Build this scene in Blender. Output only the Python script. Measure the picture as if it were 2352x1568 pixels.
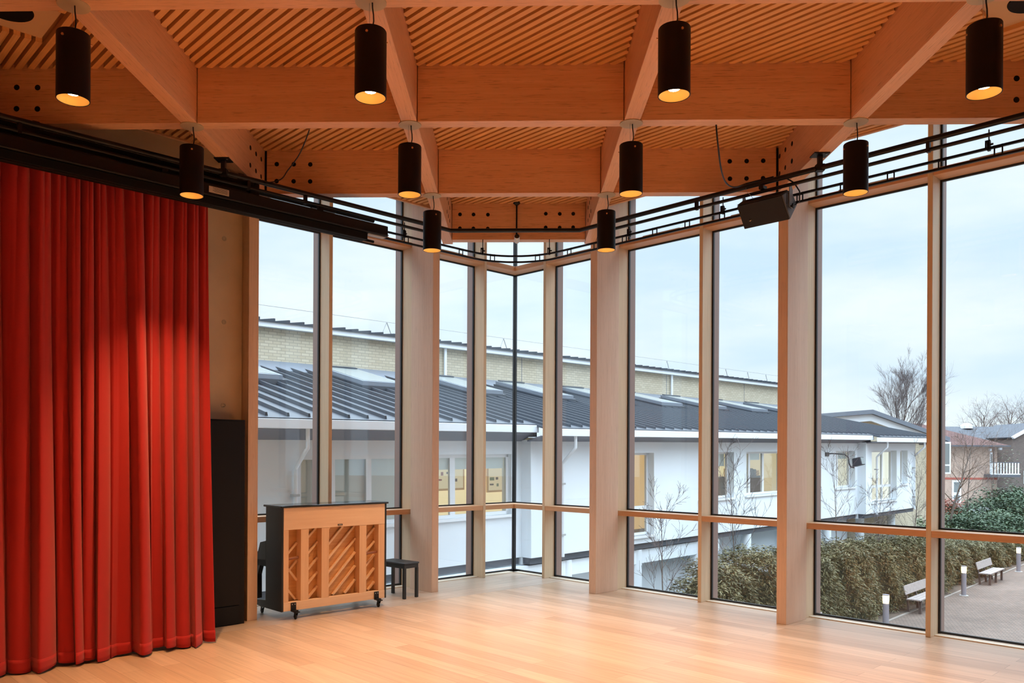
import bpy, bmesh, math, random
from mathutils import Vector, Matrix
from math import sin, cos, pi, radians, sqrt

for o in list(bpy.data.objects):
    bpy.data.objects.remove(o, do_unlink=True)
SC = bpy.context.scene
COL = SC.collection

# ------------------------------------------------------------------ camera
F_PX, CX, CY, YAW, ROLL, HC = 1874.0, 1131.3, 1048.4, 0.028, -0.0051, 2.0
cam_d = bpy.data.cameras.new('camera')
cam = bpy.data.objects.new('camera', cam_d)
COL.objects.link(cam)
cam_d.sensor_width = 36.0
cam_d.lens = F_PX / 2352 * 36.0
cam_d.shift_x = (1176 - CX) / 2352
cam_d.shift_y = (CY - 784) / 2352
cam_d.clip_start, cam_d.clip_end = 0.05, 1000
_r = Vector((cos(YAW), sin(YAW), 0)); _u = Vector((0, 0, 1)); _f = Vector((-sin(YAW), cos(YAW), 0))
_r2 = _r * cos(ROLL) - _u * sin(ROLL); _u2 = _u * cos(ROLL) + _r * sin(ROLL)
cam.matrix_world = Matrix(((_r2.x, _u2.x, -_f.x, 0), (_r2.y, _u2.y, -_f.y, 0), (_r2.z, _u2.z, -_f.z, HC), (0, 0, 0, 1)))
SC.camera = cam

# ------------------------------------------------------------------ world (overcast sky) and exposure
SKY_LOW, SKY_HIGH, SKY_STRENGTH = 1.02, 7.6, 1.0
LAMP_POWER = 560.0
LAMP_COLOR = (1.0, 0.56, 0.26)
w = bpy.data.worlds.new('overcast'); SC.world = w; w.use_nodes = True
nt = w.node_tree; nt.nodes.clear()
def N(t, **k):
    n = nt.nodes.new(t)
    for a, b in k.items(): setattr(n, a, b)
    return n
tc = N('ShaderNodeTexCoord'); sep = N('ShaderNodeSeparateXYZ'); nt.links.new(tc.outputs['Generated'], sep.inputs[0])
mr = N('ShaderNodeMapRange'); mr.inputs['From Min'].default_value = 0.36; mr.inputs['From Max'].default_value = 0.96
mr.inputs['To Min'].default_value = SKY_LOW; mr.inputs['To Max'].default_value = SKY_HIGH
nt.links.new(sep.outputs['Z'], mr.inputs['Value'])
mp = N('ShaderNodeMapping'); mp.inputs['Scale'].default_value = (1.6, 1.6, 5.5)
nt.links.new(tc.outputs['Generated'], mp.inputs[0])
ns = N('ShaderNodeTexNoise'); ns.inputs['Scale'].default_value = 2.2; ns.inputs['Detail'].default_value = 6; ns.inputs['Roughness'].default_value = 0.5
nt.links.new(mp.outputs[0], ns.inputs['Vector'])
rp = N('ShaderNodeValToRGB')
rp.color_ramp.elements[0].position = 0.36; rp.color_ramp.elements[0].color = (0.60, 0.79, 1.0, 1)
rp.color_ramp.elements[1].position = 0.66; rp.color_ramp.elements[1].color = (0.83, 0.935, 1.0, 1)
nt.links.new(ns.outputs['Fac'], rp.inputs[0])
mul = N('ShaderNodeMixRGB', blend_type='MULTIPLY'); mul.inputs[0].default_value = 1.0
nt.links.new(rp.outputs[0], mul.inputs[1]); nt.links.new(mr.outputs[0], mul.inputs[2])
bg = N('ShaderNodeBackground'); bg.inputs['Strength'].default_value = SKY_STRENGTH
nt.links.new(mul.outputs[0], bg.inputs[0])
wo = N('ShaderNodeOutputWorld'); nt.links.new(bg.outputs[0], wo.inputs[0])
vs = SC.view_settings
SC.display_settings.display_device = 'sRGB'
vs.view_transform = 'Standard'; vs.look = 'None'; vs.exposure = 0.17; vs.gamma = 1.0; vs.use_curve_mapping = False
cy = SC.cycles
cy.use_denoising = True
cy.max_bounces = 10; cy.diffuse_bounces = 5; cy.glossy_bounces = 4; cy.transmission_bounces = 6; cy.transparent_max_bounces = 24
cy.caustics_reflective = False; cy.caustics_refractive = False
cy.sample_clamp_indirect = 6.0
cy.use_light_tree = True

# ------------------------------------------------------------------ pixel rays of the photograph -> points on real planes
S2 = sqrt(2.0)
CC = Vector((-0.02, 14.35))          # the glass corner of the room
TRV, NRV = Vector((1, -1)) / S2, Vector((1, 1)) / S2
TLV, NLV = Vector((-1, -1)) / S2, Vector((-1, 1)) / S2
def ray(u, v):
    c, s = cos(-ROLL), sin(-ROLL)
    a, b = u - CX, v - CY
    a, b = a * c - b * s, a * s + b * c
    x, y, z = a / F_PX, 1.0, -b / F_PX
    return Vector((x * cos(YAW) - y * sin(YAW), x * sin(YAW) + y * cos(YAW), z))
def atz(u, v, z):
    d = ray(u, v); return Vector((0, 0, HC)) + d * ((z - HC) / d.z)
def aty(u, v, y):
    d = ray(u, v); return Vector((0, 0, HC)) + d * (y / d.y)
def RF(a, d, z=0.0):                  # right glazed side: a along it from the corner, d into the room
    p = CC + TRV * a - NRV * d; return Vector((p.x, p.y, z))
def LF(a, d, z=0.0):                  # left glazed side
    p = CC + TLV * a - NLV * d; return Vector((p.x, p.y, z))

# ------------------------------------------------------------------ materials
MATS = {}
def newmat(name):
    m = bpy.data.materials.new(name); m.use_nodes = True
    MATS[name] = m
    return m, m.node_tree, m.node_tree.nodes['Principled BSDF']
def lin(c):
    return tuple((x / 12.92 if x <= 0.04045 else ((x + 0.055) / 1.055) ** 2.4) for x in c)
def plain(name, color, rough=0.5, metal=0.0, spec=0.5, bump=0.0, bscale=40.0, var=0.0, vscale=3.0, emit=None, estr=0.0, sheen=0.0):
    m, t, b = newmat(name)
    b.inputs['Base Color'].default_value = (*color, 1); b.inputs['Roughness'].default_value = rough
    b.inputs['Metallic'].default_value = metal; b.inputs['Specular IOR Level'].default_value = spec
    if sheen: b.inputs['Sheen Weight'].default_value = sheen
    if emit: b.inputs['Emission Color'].default_value = (*emit, 1); b.inputs['Emission Strength'].default_value = estr
    if bump or var:
        tc = t.nodes.new('ShaderNodeTexCoord')
    if var:
        n = t.nodes.new('ShaderNodeTexNoise'); n.inputs['Scale'].default_value = vscale; n.inputs['Detail'].default_value = 5
        t.links.new(tc.outputs['Object'], n.inputs['Vector'])
        r = t.nodes.new('ShaderNodeValToRGB')
        r.color_ramp.elements[0].position = 0.3; r.color_ramp.elements[0].color = (*[x * (1 - var) for x in color], 1)
        r.color_ramp.elements[1].position = 0.7; r.color_ramp.elements[1].color = (*[min(1, x * (1 + var)) for x in color], 1)
        t.links.new(n.outputs['Fac'], r.inputs[0]); t.links.new(r.outputs[0], b.inputs['Base Color'])
    if bump:
        n2 = t.nodes.new('ShaderNodeTexNoise'); n2.inputs['Scale'].default_value = bscale; n2.inputs['Detail'].default_value = 3
        t.links.new(tc.outputs['Object'], n2.inputs['Vector'])
        bp = t.nodes.new('ShaderNodeBump'); bp.inputs['Strength'].default_value = bump; bp.inputs['Distance'].default_value = 0.01
        t.links.new(n2.outputs['Fac'], bp.inputs['Height']); t.links.new(bp.outputs[0], b.inputs['Normal'])
    return m
def wood(name, light, dark, axis, rough=0.45, streak=0.0, streak_col=(0.10, 0.05, 0.025), fine=70.0, along=1.6):
    """grain runs along the object's own axis; streak adds the short dark lamination dashes of laminated veneer"""
    m, t, b = newmat(name); L = t.links.new
    tc = t.nodes.new('ShaderNodeTexCoord'); oi = t.nodes.new('ShaderNodeObjectInfo')
    off = t.nodes.new('ShaderNodeVectorMath'); off.operation = 'MULTIPLY_ADD'
    rnd = t.nodes.new('ShaderNodeCombineXYZ')
    for i in range(3): L(oi.outputs['Random'], rnd.inputs[i])
    L(rnd.outputs[0], off.inputs[0]); off.inputs[1].default_value = (7.3, 9.1, 5.7); L(tc.outputs['Object'], off.inputs[2])
    sc = [fine, fine, fine]; sc[axis] = along
    mp = t.nodes.new('ShaderNodeMapping'); mp.inputs['Scale'].default_value = sc; L(off.outputs[0], mp.inputs[0])
    n = t.nodes.new('ShaderNodeTexNoise'); n.inputs['Scale'].default_value = 1.0; n.inputs['Detail'].default_value = 4; L(mp.outputs[0], n.inputs['Vector'])
    mp2 = t.nodes.new('ShaderNodeMapping'); sc2 = [5.0] * 3; sc2[axis] = 0.5; mp2.inputs['Scale'].default_value = sc2; L(off.outputs[0], mp2.inputs[0])
    n2 = t.nodes.new('ShaderNodeTexNoise'); n2.inputs['Scale'].default_value = 1.0; n2.inputs['Detail'].default_value = 3; L(mp2.outputs[0], n2.inputs['Vector'])
    av = t.nodes.new('ShaderNodeMath'); av.operation = 'MULTIPLY_ADD'; L(n.outputs['Fac'], av.inputs[0]); av.inputs[1].default_value = 0.55
    hl = t.nodes.new('ShaderNodeMath'); hl.operation = 'MULTIPLY'; L(n2.outputs['Fac'], hl.inputs[0]); hl.inputs[1].default_value = 0.45
    L(hl.outputs[0], av.inputs[2])
    r = t.nodes.new('ShaderNodeValToRGB')
    r.color_ramp.elements[0].position = 0.34; r.color_ramp.elements[0].color = (*dark, 1)
    r.color_ramp.elements[1].position = 0.62; r.color_ramp.elements[1].color = (*light, 1)
    L(av.outputs[0], r.inputs[0])
    out = r.outputs[0]
    if streak:
        mp3 = t.nodes.new('ShaderNodeMapping'); sc3 = [130.0] * 3; sc3[axis] = 6.0; mp3.inputs['Scale'].default_value = sc3; L(off.outputs[0], mp3.inputs[0])
        n3 = t.nodes.new('ShaderNodeTexNoise'); n3.inputs['Scale'].default_value = 1.0; n3.inputs['Detail'].default_value = 2; L(mp3.outputs[0], n3.inputs['Vector'])
        r3 = t.nodes.new('ShaderNodeValToRGB'); r3.color_ramp.elements[0].position = 0.60; r3.color_ramp.elements[0].color = (0, 0, 0, 1)
        r3.color_ramp.elements[1].position = 0.70; r3.color_ramp.elements[1].color = (streak, streak, streak, 1)
        L(n3.outputs['Fac'], r3.inputs[0])
        mx = t.nodes.new('ShaderNodeMixRGB'); L(r3.outputs[0], mx.inputs[0]); L(out, mx.inputs[1]); mx.inputs[2].default_value = (*streak_col, 1)
        out = mx.outputs[0]
    L(out, b.inputs['Base Color']); b.inputs['Roughness'].default_value = rough
    b.inputs['Specular IOR Level'].default_value = 0.35
    return m
def bricks(name, c1, c2, mortar, rot=(0, 0, 0), scale=1.0, bw=0.225, bh=0.075, ms=0.010, offset=0.5, rough=0.8, spec=0.2, mort_smooth=0.1, grain=None, bias=0.0):
    m, t, b = newmat(name); L = t.links.new
    tc = t.nodes.new('ShaderNodeTexCoord'); mp = t.nodes.new('ShaderNodeMapping'); mp.inputs['Rotation'].default_value = rot
    L(tc.outputs['Object'], mp.inputs[0])
    br = t.nodes.new('ShaderNodeTexBrick'); br.offset = offset
    br.inputs['Color1'].default_value = (*c1, 1); br.inputs['Color2'].default_value = (*c2, 1); br.inputs['Mortar'].default_value = (*mortar, 1)
    br.inputs['Scale'].default_value = scale; br.inputs['Brick Width'].default_value = bw; br.inputs['Row Height'].default_value = bh
    br.inputs['Mortar Size'].default_value = ms; br.inputs['Mortar Smooth'].default_value = mort_smooth; br.inputs['Bias'].default_value = bias
    L(mp.outputs[0], br.inputs['Vector'])
    out = br.outputs['Color']
    if grain:
        along, fine, amt = grain
        mp2 = t.nodes.new('ShaderNodeMapping'); mp2.inputs['Scale'].default_value = (along, fine, fine); L(mp.outputs[0], mp2.inputs[0])
        n = t.nodes.new('ShaderNodeTexNoise'); n.inputs['Scale'].default_value = 1; n.inputs['Detail'].default_value = 5; L(mp2.outputs[0], n.inputs['Vector'])
        r = t.nodes.new('ShaderNodeValToRGB'); r.color_ramp.elements[0].position = .3; r.color_ramp.elements[0].color = (1 - amt,) * 3 + (1,)
        r.color_ramp.elements[1].position = .7; r.color_ramp.elements[1].color = (1 + amt * .3,) * 3 + (1,)
        L(n.outputs['Fac'], r.inputs[0])
        mx = t.nodes.new('ShaderNodeMixRGB'); mx.blend_type = 'MULTIPLY'; mx.inputs[0].default_value = 1; L(out, mx.inputs[1]); L(r.outputs[0], mx.inputs[2])
        out = mx.outputs[0]
    L(out, b.inputs['Base Color']); b.inputs['Roughness'].default_value = rough; b.inputs['Specular IOR Level'].default_value = spec
    return m
def glassmat(name, tint=(0.97, 0.985, 0.98), f0=0.05):
    m, t, b = newmat(name); L = t.links.new
    t.nodes.remove(b); out = t.nodes['Material Output']
    tr = t.nodes.new('ShaderNodeBsdfTransparent'); tr.inputs[0].default_value = (*tint, 1)
    gl = t.nodes.new('ShaderNodeBsdfGlossy'); gl.inputs['Roughness'].default_value = 0.0; gl.inputs[0].default_value = (1, 1, 1, 1)
    lw = t.nodes.new('ShaderNodeLayerWeight'); lw.inputs['Blend'].default_value = 0.5
    pw = t.nodes.new('ShaderNodeMath'); pw.operation = 'POWER'; L(lw.outputs['Facing'], pw.inputs[0]); pw.inputs[1].default_value = 5.0
    ma = t.nodes.new('ShaderNodeMath'); ma.operation = 'MULTIPLY_ADD'; L(pw.outputs[0], ma.inputs[0]); ma.inputs[1].default_value = 1 - f0; ma.inputs[2].default_value = f0
    mx = t.nodes.new('ShaderNodeMixShader'); L(ma.outputs[0], mx.inputs[0]); L(tr.outputs[0], mx.inputs[1]); L(gl.outputs[0], mx.inputs[2])
    L(mx.outputs[0], out.inputs[0])
    return m

LV_L, LV_D = (0.77, 0.45, 0.27), (0.66, 0.355, 0.195)
wood('lvl_x', LV_L, LV_D, 0, streak=0.38); wood('lvl_y', LV_L, LV_D, 1, streak=0.28); wood('lvl_z', (0.76, 0.585, 0.455), (0.67, 0.49, 0.365), 2, streak=0.16)
wood('frame_z', (0.75, 0.60, 0.42), (0.65, 0.50, 0.33), 2); wood('frame_x', (0.72, 0.44, 0.26), (0.60, 0.34, 0.18), 0)
wood('batten_x', (0.78, 0.44, 0.19), (0.64, 0.33, 0.125), 0)
wood('backing_x', (0.36, 0.17, 0.07), (0.27, 0.115, 0.045), 0)
wood('maple_x', (0.86, 0.64, 0.43), (0.79, 0.55, 0.35), 0, fine=30); wood('maple_z', (0.82, 0.56, 0.34), (0.74, 0.47, 0.27), 2, fine=30)
wood('soundboard', (0.68, 0.38, 0.16), (0.55, 0.28, 0.105), 0, fine=45)
bricks('oak_floor', (0.61, 0.45, 0.32), (0.475, 0.33, 0.22), (0.24, 0.15, 0.085), rot=(0, 0, radians(45)), bw=2.3, bh=0.19, ms=0.0016, offset=0.37, rough=0.34, spec=0.45, mort_smooth=0.0, grain=(1.3, 22.0, 0.18))
bricks('oak_border', (0.58, 0.46, 0.36), (0.50, 0.385, 0.295), (0.26, 0.17, 0.10), rot=(0, 0, radians(-45)), bw=2.6, bh=0.23, ms=0.002, offset=0.41, rough=0.36, spec=0.45, mort_smooth=0.0, grain=(1.3, 26.0, 0.22))
plain('concrete', (0.62, 0.52, 0.39), 0.75, bump=0.15, bscale=25, var=0.10, vscale=1.6)
wood('sill_pale', (0.78, 0.70, 0.57), (0.70, 0.61, 0.47), 0)
plain('plug', (0.46, 0.42, 0.33), 0.8)
plain('black_paint', (0.006, 0.0055, 0.0055), 0.5, spec=0.25)
plain('black_metal', (0.006, 0.006, 0.007), 0.42, spec=0.35)
plain('black_matt', (0.004, 0.004, 0.004), 0.65, spec=0.2)
plain('gasket', (0.015, 0.016, 0.018), 0.5)
plain('clad_brown', (0.27, 0.18, 0.155), 0.5)
plain('steel', (0.55, 0.55, 0.55), 0.3, metal=1.0)
plain('brass', (0.75, 0.50, 0.30), 0.3, metal=1.0)
plain('gold_reflector', (0.95, 0.50, 0.12), 0.45, metal=0.4)
plain('shade_black', (0.004, 0.004, 0.0045), 0.5, spec=0.25)
plain('rose_plate', (0.52, 0.41, 0.26), 0.5)
plain('lamp_led', (1, 0.85, 0.6), 0.5, emit=(1.0, 0.80, 0.50), estr=45.0)
plain('white_metal', (0.75, 0.76, 0.77), 0.4)
plain('lens_black', (0.01, 0.01, 0.012), 0.12)
plain('label_paper', (0.55, 0.50, 0.42), 0.6)
plain('ink', (0.05, 0.04, 0.035), 0.6)
plain('curtain_red', (0.455, 0.030, 0.029), 0.9, spec=0.1, bump=0.25, bscale=400, sheen=0.15)
plain('curtain_seam', (0.40, 0.014, 0.011), 0.9, spec=0.1)
plain('speaker_case', (0.10, 0.115, 0.135), 0.5, bump=0.2, bscale=300)
plain('speaker_grille', (0.012, 0.0105, 0.010), 0.7, bump=0.5, bscale=500)
plain('piano_black', (0.010, 0.011, 0.012), 0.12, spec=0.6)
plain('piano_satin', (0.014, 0.015, 0.016), 0.35)
plain('leatherette', (0.016, 0.016, 0.018), 0.42, bump=0.2, bscale=200)
plain('rubber', (0.03, 0.03, 0.03), 0.6)
plain('peg_wood', (0.30, 0.12, 0.06), 0.4)
plain('speaker_plate', (0.62, 0.42, 0.25), 0.6)
plain('grey_alu', (0.42, 0.42, 0.41), 0.45)
glassmat('pane_glass', tint=(0.99, 0.997, 0.993), f0=0.026)
glassmat('far_glass', f0=0.10)
# outside
plain('render_white', (0.83, 0.88, 0.92), 0.85, var=0.03, vscale=0.8)
plain('upvc_white', (0.85, 0.87, 0.89), 0.4)
plain('soffit_grey', (0.20, 0.205, 0.24), 0.7)
plain('band_dark', (0.10, 0.105, 0.12), 0.7)
plain('gutter_white', (0.82, 0.85, 0.88), 0.45)
plain('roof_metal', (0.052, 0.06, 0.076), 0.38, metal=0.25, spec=0.6)
plain('roof_flash', (0.17, 0.19, 0.225), 0.5)
plain('rooflight_glass', (0.22, 0.24, 0.235), 0.25, spec=0.5)
plain('blind_grey', (0.66, 0.70, 0.66), 0.8)
plain('room_glow_yellow', (0.75, 0.62, 0.30), 0.8, emit=(1.0, 0.85, 0.50), estr=0.62)  # room wall materials glow, the lamplight inside is put into them
plain('room_glow_pale', (0.75, 0.70, 0.55), 0.8, emit=(1.0, 0.92, 0.70), estr=0.42)
plain('room_glow_dim', (0.40, 0.36, 0.26), 0.8, emit=(1.0, 0.82, 0.48), estr=0.40)
plain('room_glow_amber', (0.70, 0.45, 0.18), 0.8, emit=(1.0, 0.66, 0.28), estr=0.42)
plain('room_dark', (0.10, 0.085, 0.075), 0.8)
plain('pin_frame', (0.62, 0.40, 0.14), 0.6, emit=(1.0, 0.6, 0.2), estr=0.10)  # frame glows faintly, room light put into the material
plain('paper_cream', (0.80, 0.72, 0.50), 0.8, emit=(1.0, 0.88, 0.6), estr=0.3)  # paper glows too, lit by its own material
plain('paper_red', (0.45, 0.09, 0.06), 0.8); plain('paper_dark', (0.12, 0.11, 0.10), 0.8); plain('paper_green', (0.25, 0.40, 0.22), 0.8)
RX = (radians(90), 0, 0)
bricks('brick_buff', (0.63, 0.555, 0.42), (0.53, 0.455, 0.33), (0.43, 0.375, 0.29), rot=RX)
bricks('brick_pink', (0.60, 0.43, 0.34), (0.52, 0.35, 0.27), (0.36, 0.29, 0.24), rot=RX)
bricks('brick_brown', (0.19, 0.15, 0.13), (0.14, 0.11, 0.10), (0.16, 0.13, 0.115), rot=RX)
plain('brick_red_band', (0.40, 0.10, 0.07), 0.8)
bricks('tile_red', (0.155, 0.085, 0.073), (0.115, 0.06, 0.054), (0.07, 0.04, 0.04), bw=0.32, bh=0.30, ms=0.03, rough=0.8)
bricks('tile_grey', (0.12, 0.125, 0.14), (0.095, 0.10, 0.115), (0.06, 0.065, 0.075), bw=0.4, bh=0.35, ms=0.02, rough=0.8)
bricks('paving', (0.215, 0.155, 0.125), (0.16, 0.118, 0.095), (0.09, 0.07, 0.06), rot=(0, 0, radians(20)), bw=0.21, bh=0.105, ms=0.012, grain=(0.5, 0.5, 0.22))
plain('kerb', (0.24, 0.20, 0.17), 0.8)
plain('soil', (0.10, 0.07, 0.05), 0.95, var=0.3, vscale=6)
plain('tarmac', (0.27, 0.275, 0.29), 0.9, var=0.12, vscale=0.6)
plain('grass_green', (0.10, 0.13, 0.035), 0.95, var=0.4, vscale=2)
plain('bark', (0.16, 0.125, 0.105), 0.9, var=0.25, vscale=8)
plain('twig', (0.135, 0.105, 0.10), 0.9)
plain('twig_brown', (0.13, 0.085, 0.06), 0.9)
plain('bench_wood', (0.30, 0.255, 0.235), 0.8, var=0.12, vscale=9)
plain('bench_steel', (0.085, 0.06, 0.055), 0.5)
plain('bollard_grey', (0.235, 0.215, 0.235), 0.45)
plain('bollard_light', (1, 0.9, 0.6), 0.5, emit=(1.0, 0.80, 0.38), estr=1.9)
plain('flood_black', (0.03, 0.03, 0.035), 0.5)
def leafmat(name, a, b_, sc=2.5):
    m, t, b = newmat(name); L = t.links.new
    tc = t.nodes.new('ShaderNodeTexCoord'); n = t.nodes.new('ShaderNodeTexNoise'); n.inputs['Scale'].default_value = sc; n.inputs['Detail'].default_value = 8; n.inputs['Roughness'].default_value = 0.8
    L(tc.outputs['Object'], n.inputs['Vector'])
    r = t.nodes.new('ShaderNodeValToRGB'); r.color_ramp.elements[0].position = .38; r.color_ramp.elements[0].color = (*a, 1)
    r.color_ramp.elements[1].position = .64; r.color_ramp.elements[1].color = (*b_, 1)
    L(n.outputs['Fac'], r.inputs[0]); L(r.outputs[0], b.inputs['Base Color']); b.inputs['Roughness'].default_value = 0.5
    b.inputs['Specular IOR Level'].default_value = 0.4
leafmat('leaf_bamboo', (0.065, 0.06, 0.024), (0.27, 0.225, 0.105))
leafmat('leaf_green', (0.026, 0.058, 0.030), (0.10, 0.15, 0.07))
leafmat('leaf_dark', (0.05, 0.075, 0.04), (0.20, 0.24, 0.12))
leafmat('leaf_red', (0.20, 0.05, 0.035), (0.36, 0.10, 0.06))
leafmat('leaf_moss', (0.16, 0.17, 0.07), (0.38, 0.38, 0.2), 6)

# ------------------------------------------------------------------ mesh builder
class MB:
    def __init__(s): s.v = []; s.f = []; s.M = None
    def add(s, vs, fs):
        o = len(s.v)
        s.v += [tuple(s.M @ Vector(p)) if s.M else tuple(p) for p in vs]
        s.f += [tuple(i + o for i in f) for f in fs]; return s
    def box(s, x0, x1, y0, y1, z0, z1):
        if x0 > x1: x0, x1 = x1, x0
        if y0 > y1: y0, y1 = y1, y0
        if z0 > z1: z0, z1 = z1, z0
        return s.add([(x0, y0, z0), (x1, y0, z0), (x1, y1, z0), (x0, y1, z0), (x0, y0, z1), (x1, y0, z1), (x1, y1, z1), (x0, y1, z1)],
                     [(0, 3, 2, 1), (4, 5, 6, 7), (0, 1, 5, 4), (1, 2, 6, 5), (2, 3, 7, 6), (3, 0, 4, 7)])
    def prism(s, pts, ax, t0, t1):
        """polygon of 2-D points swept along axis ax ('x': pts are (y,z); 'y': (x,z); 'z': (x,y))"""
        n = len(pts)
        def P(p, t): return {'x': (t, p[0], p[1]), 'y': (p[0], t, p[1]), 'z': (p[0], p[1], t)}[ax]
        vs = [P(p, t0) for p in pts] + [P(p, t1) for p in pts]
        fs = [tuple(range(n))[::-1], tuple(range(n, 2 * n))] + [(i, (i + 1) % n, (i + 1) % n + n, i + n) for i in range(n)]
        return s.add(vs, fs)
    def hexa(s, b, t):
        return s.add(list(b) + list(t), [(3, 2, 1, 0), (4, 5, 6, 7), (0, 1, 5, 4), (1, 2, 6, 5), (2, 3, 7, 6), (3, 0, 4, 7)])
    def tube(s, pts, r, n=8, cap=True):
        pts = [Vector(p) for p in pts]; m = len(pts); rs = r if isinstance(r, (list, tuple)) else [r] * m
        vs = []; prev = None
        for i, p in enumerate(pts):
            d = (pts[min(i + 1, m - 1)] - pts[max(i - 1, 0)]).normalized()
            if prev is None:
                a = Vector((0, 0, 1)) if abs(d.z) < 0.9 else Vector((1, 0, 0)); x = d.cross(a).normalized()
            else:
                x = (prev - d * prev.dot(d)).normalized()
            prev = x; y = d.cross(x)
            vs += [p + (x * cos(2 * pi * k / n) + y * sin(2 * pi * k / n)) * rs[i] for k in range(n)]
        fs = [(i * n + k, i * n + (k + 1) % n, (i + 1) * n + (k + 1) % n, (i + 1) * n + k) for i in range(m - 1) for k in range(n)]
        if cap: fs += [tuple(range(n))[::-1], tuple(range((m - 1) * n, m * n))]
        return s.add(vs, fs)
    def lathe(s, prof, n=32, c=(0, 0, 0), cap0=False, cap1=False):
        vs = [(c[0] + r * cos(2 * pi * k / n), c[1] + r * sin(2 * pi * k / n), c[2] + z) for r, z in prof for k in range(n)]
        m = len(prof)
        fs = [(i * n + k, i * n + (k + 1) % n, (i + 1) * n + (k + 1) % n, (i + 1) * n + k) for i in range(m - 1) for k in range(n)]
        if cap0: fs.append(tuple(range(n))[::-1])
        if cap1: fs.append(tuple(range((m - 1) * n, m * n)))
        return s.add(vs, fs)
    def cyl(s, p0, p1, r, n=20): return s.tube([p0, p1], r, n)
    def build(s, name, m, parent=None, loc=(0, 0, 0), rot=0.0, smooth=False, bevel=0.0, fix=True):
        me = bpy.data.meshes.new(name); me.from_pydata(s.v, [], s.f); me.update()
        if fix and len(s.f) < 20000:
            b = bmesh.new(); b.from_mesh(me); bmesh.ops.recalc_face_normals(b, faces=b.faces); b.to_mesh(me); b.free()
        o = bpy.data.objects.new(name, me); COL.objects.link(o)
        me.materials.append(MATS[m] if isinstance(m, str) else m)
        o.location = loc; o.rotation_euler = (0, 0, rot)
        if parent: o.parent = parent
        if smooth:
            me.polygons.foreach_set('use_smooth', [True] * len(me.polygons))
            try: me.set_sharp_from_angle(angle=radians(40))
            except Exception: pass
        if bevel:
            bv = o.modifiers.new('edge', 'BEVEL'); bv.width = bevel; bv.segments = 2; bv.limit_method = 'ANGLE'
        return o
def tag(o, label=None, cat=None, group=None, kind=None):
    if label: o['label'] = label
    if cat: o['category'] = cat
    if group: o['group'] = group
    if kind: o['kind'] = kind
    return o
def empty(name, loc=(0, 0, 0), rot=0.0, parent=None):
    o = bpy.data.objects.new(name, None); COL.objects.link(o); o.location = loc; o.rotation_euler = (0, 0, rot); o.empty_display_size = 0.1
    if parent: o.parent = parent
    return o
def copy_tree(o, parent=None):
    c = o.copy(); COL.objects.link(c)
    if parent: c.parent = parent; c.matrix_parent_inverse = o.matrix_parent_inverse
    for ch in list(o.children): copy_tree(ch, c)
    return c
RA, LA = radians(-45), radians(45)
C3 = (CC.x, CC.y, 0)
SIDE = {'R': (1, RA), 'L': (-1, LA)}
def fb(mb, side, a0, a1, d0, d1, z0, z1):     # a box in the frame of one glazed side
    s = SIDE[side][0]
    return mb.box(s * a0, s * a1, -d1, -d0, z0, z1)

# ================================================================== ROOM
K = 0.907
SOF, BTOP, GT = 5.13, 5.646, 6.02       # beam soffit, batten plane, top of the glazing
ROWS = [11.845 - 2.0815 * j for j in range(8)]
def DX(i): return 0.029 + 1.0408 * i
HB = 0.0735
mb = MB(); fb(mb, 'R', -0.15, 16, -0.15, 16, -0.3, 0.0)
tag(mb.build('floor', 'oak_floor', None, (0, 0, 0)), kind='structure')
fl = bpy.data.objects['floor']; fl.data.transform(Matrix.Translation(C3) @ Matrix.Rotation(RA, 4, 'Z'))
mb = MB(); fb(mb, 'L', 0.05, 16, 0.05, 1.39, -0.02, 0.0008)
o = tag(mb.build('floor_border', 'oak_border'), kind='structure'); o.data.transform(Matrix.Translation(C3) @ Matrix.Rotation(LA, 4, 'Z'))
EDGE = 0.85
mb = MB(); fb(mb, 'R', EDGE, 16, EDGE, 16, BTOP + 0.062, 6.2); fb(mb, 'R', -0.15, 16, -0.15, EDGE - 0.001, 6.03, 6.25); fb(mb, 'R', -0.15, EDGE - 0.001, EDGE, 16, 6.03, 6.25)
tag(mb.build('ceiling', 'backing_x', None, C3, RA), kind='structure')
mb = MB(); fb(mb, 'R', EDGE - 0.03, 16, EDGE - 0.04, EDGE, BTOP - 0.02, 6.03); fb(mb, 'R', EDGE - 0.04, EDGE, EDGE, 16, BTOP - 0.02, 6.03)
tag(mb.build('trim_1', 'frame_x', None, C3, RA), kind='structure')
plain('wall_paint', (0.62, 0.50, 0.38), 0.8)
mb = MB(); fb(mb, 'R', 16, 16.2, -0.15, 16.2, 0, 6.1); tag(mb.build('wall_front', 'wall_paint', None, C3, RA), kind='structure')
mb = MB(); fb(mb, 'R', 0, 16.0, 16, 16.2, 0, 6.1); tag(mb.build('wall_back', 'wall_paint', None, C3, RA), kind='structure')
mb = MB(); fb(mb, 'R', 11.32, 16.0, -0.15, 0.05, 0, 6.1); tag(mb.build('wall_right', 'wall_paint', None, C3, RA), kind='structure')
mb = MB(); fb(mb, 'L', 5.52, 16, -0.2, 0.82, 0, 6.02)
wl = tag(mb.build('wall_left', 'concrete', None, C3, LA), kind='structure')
mb = MB()
d_ = ray(511, 717); k_ = (CC.dot(NLV) - 0.82) / (d_.x * NLV.x + d_.y * NLV.y); a_ = (Vector((d_.x * k_, d_.y * k_)) - CC).dot(TLV)
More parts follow.
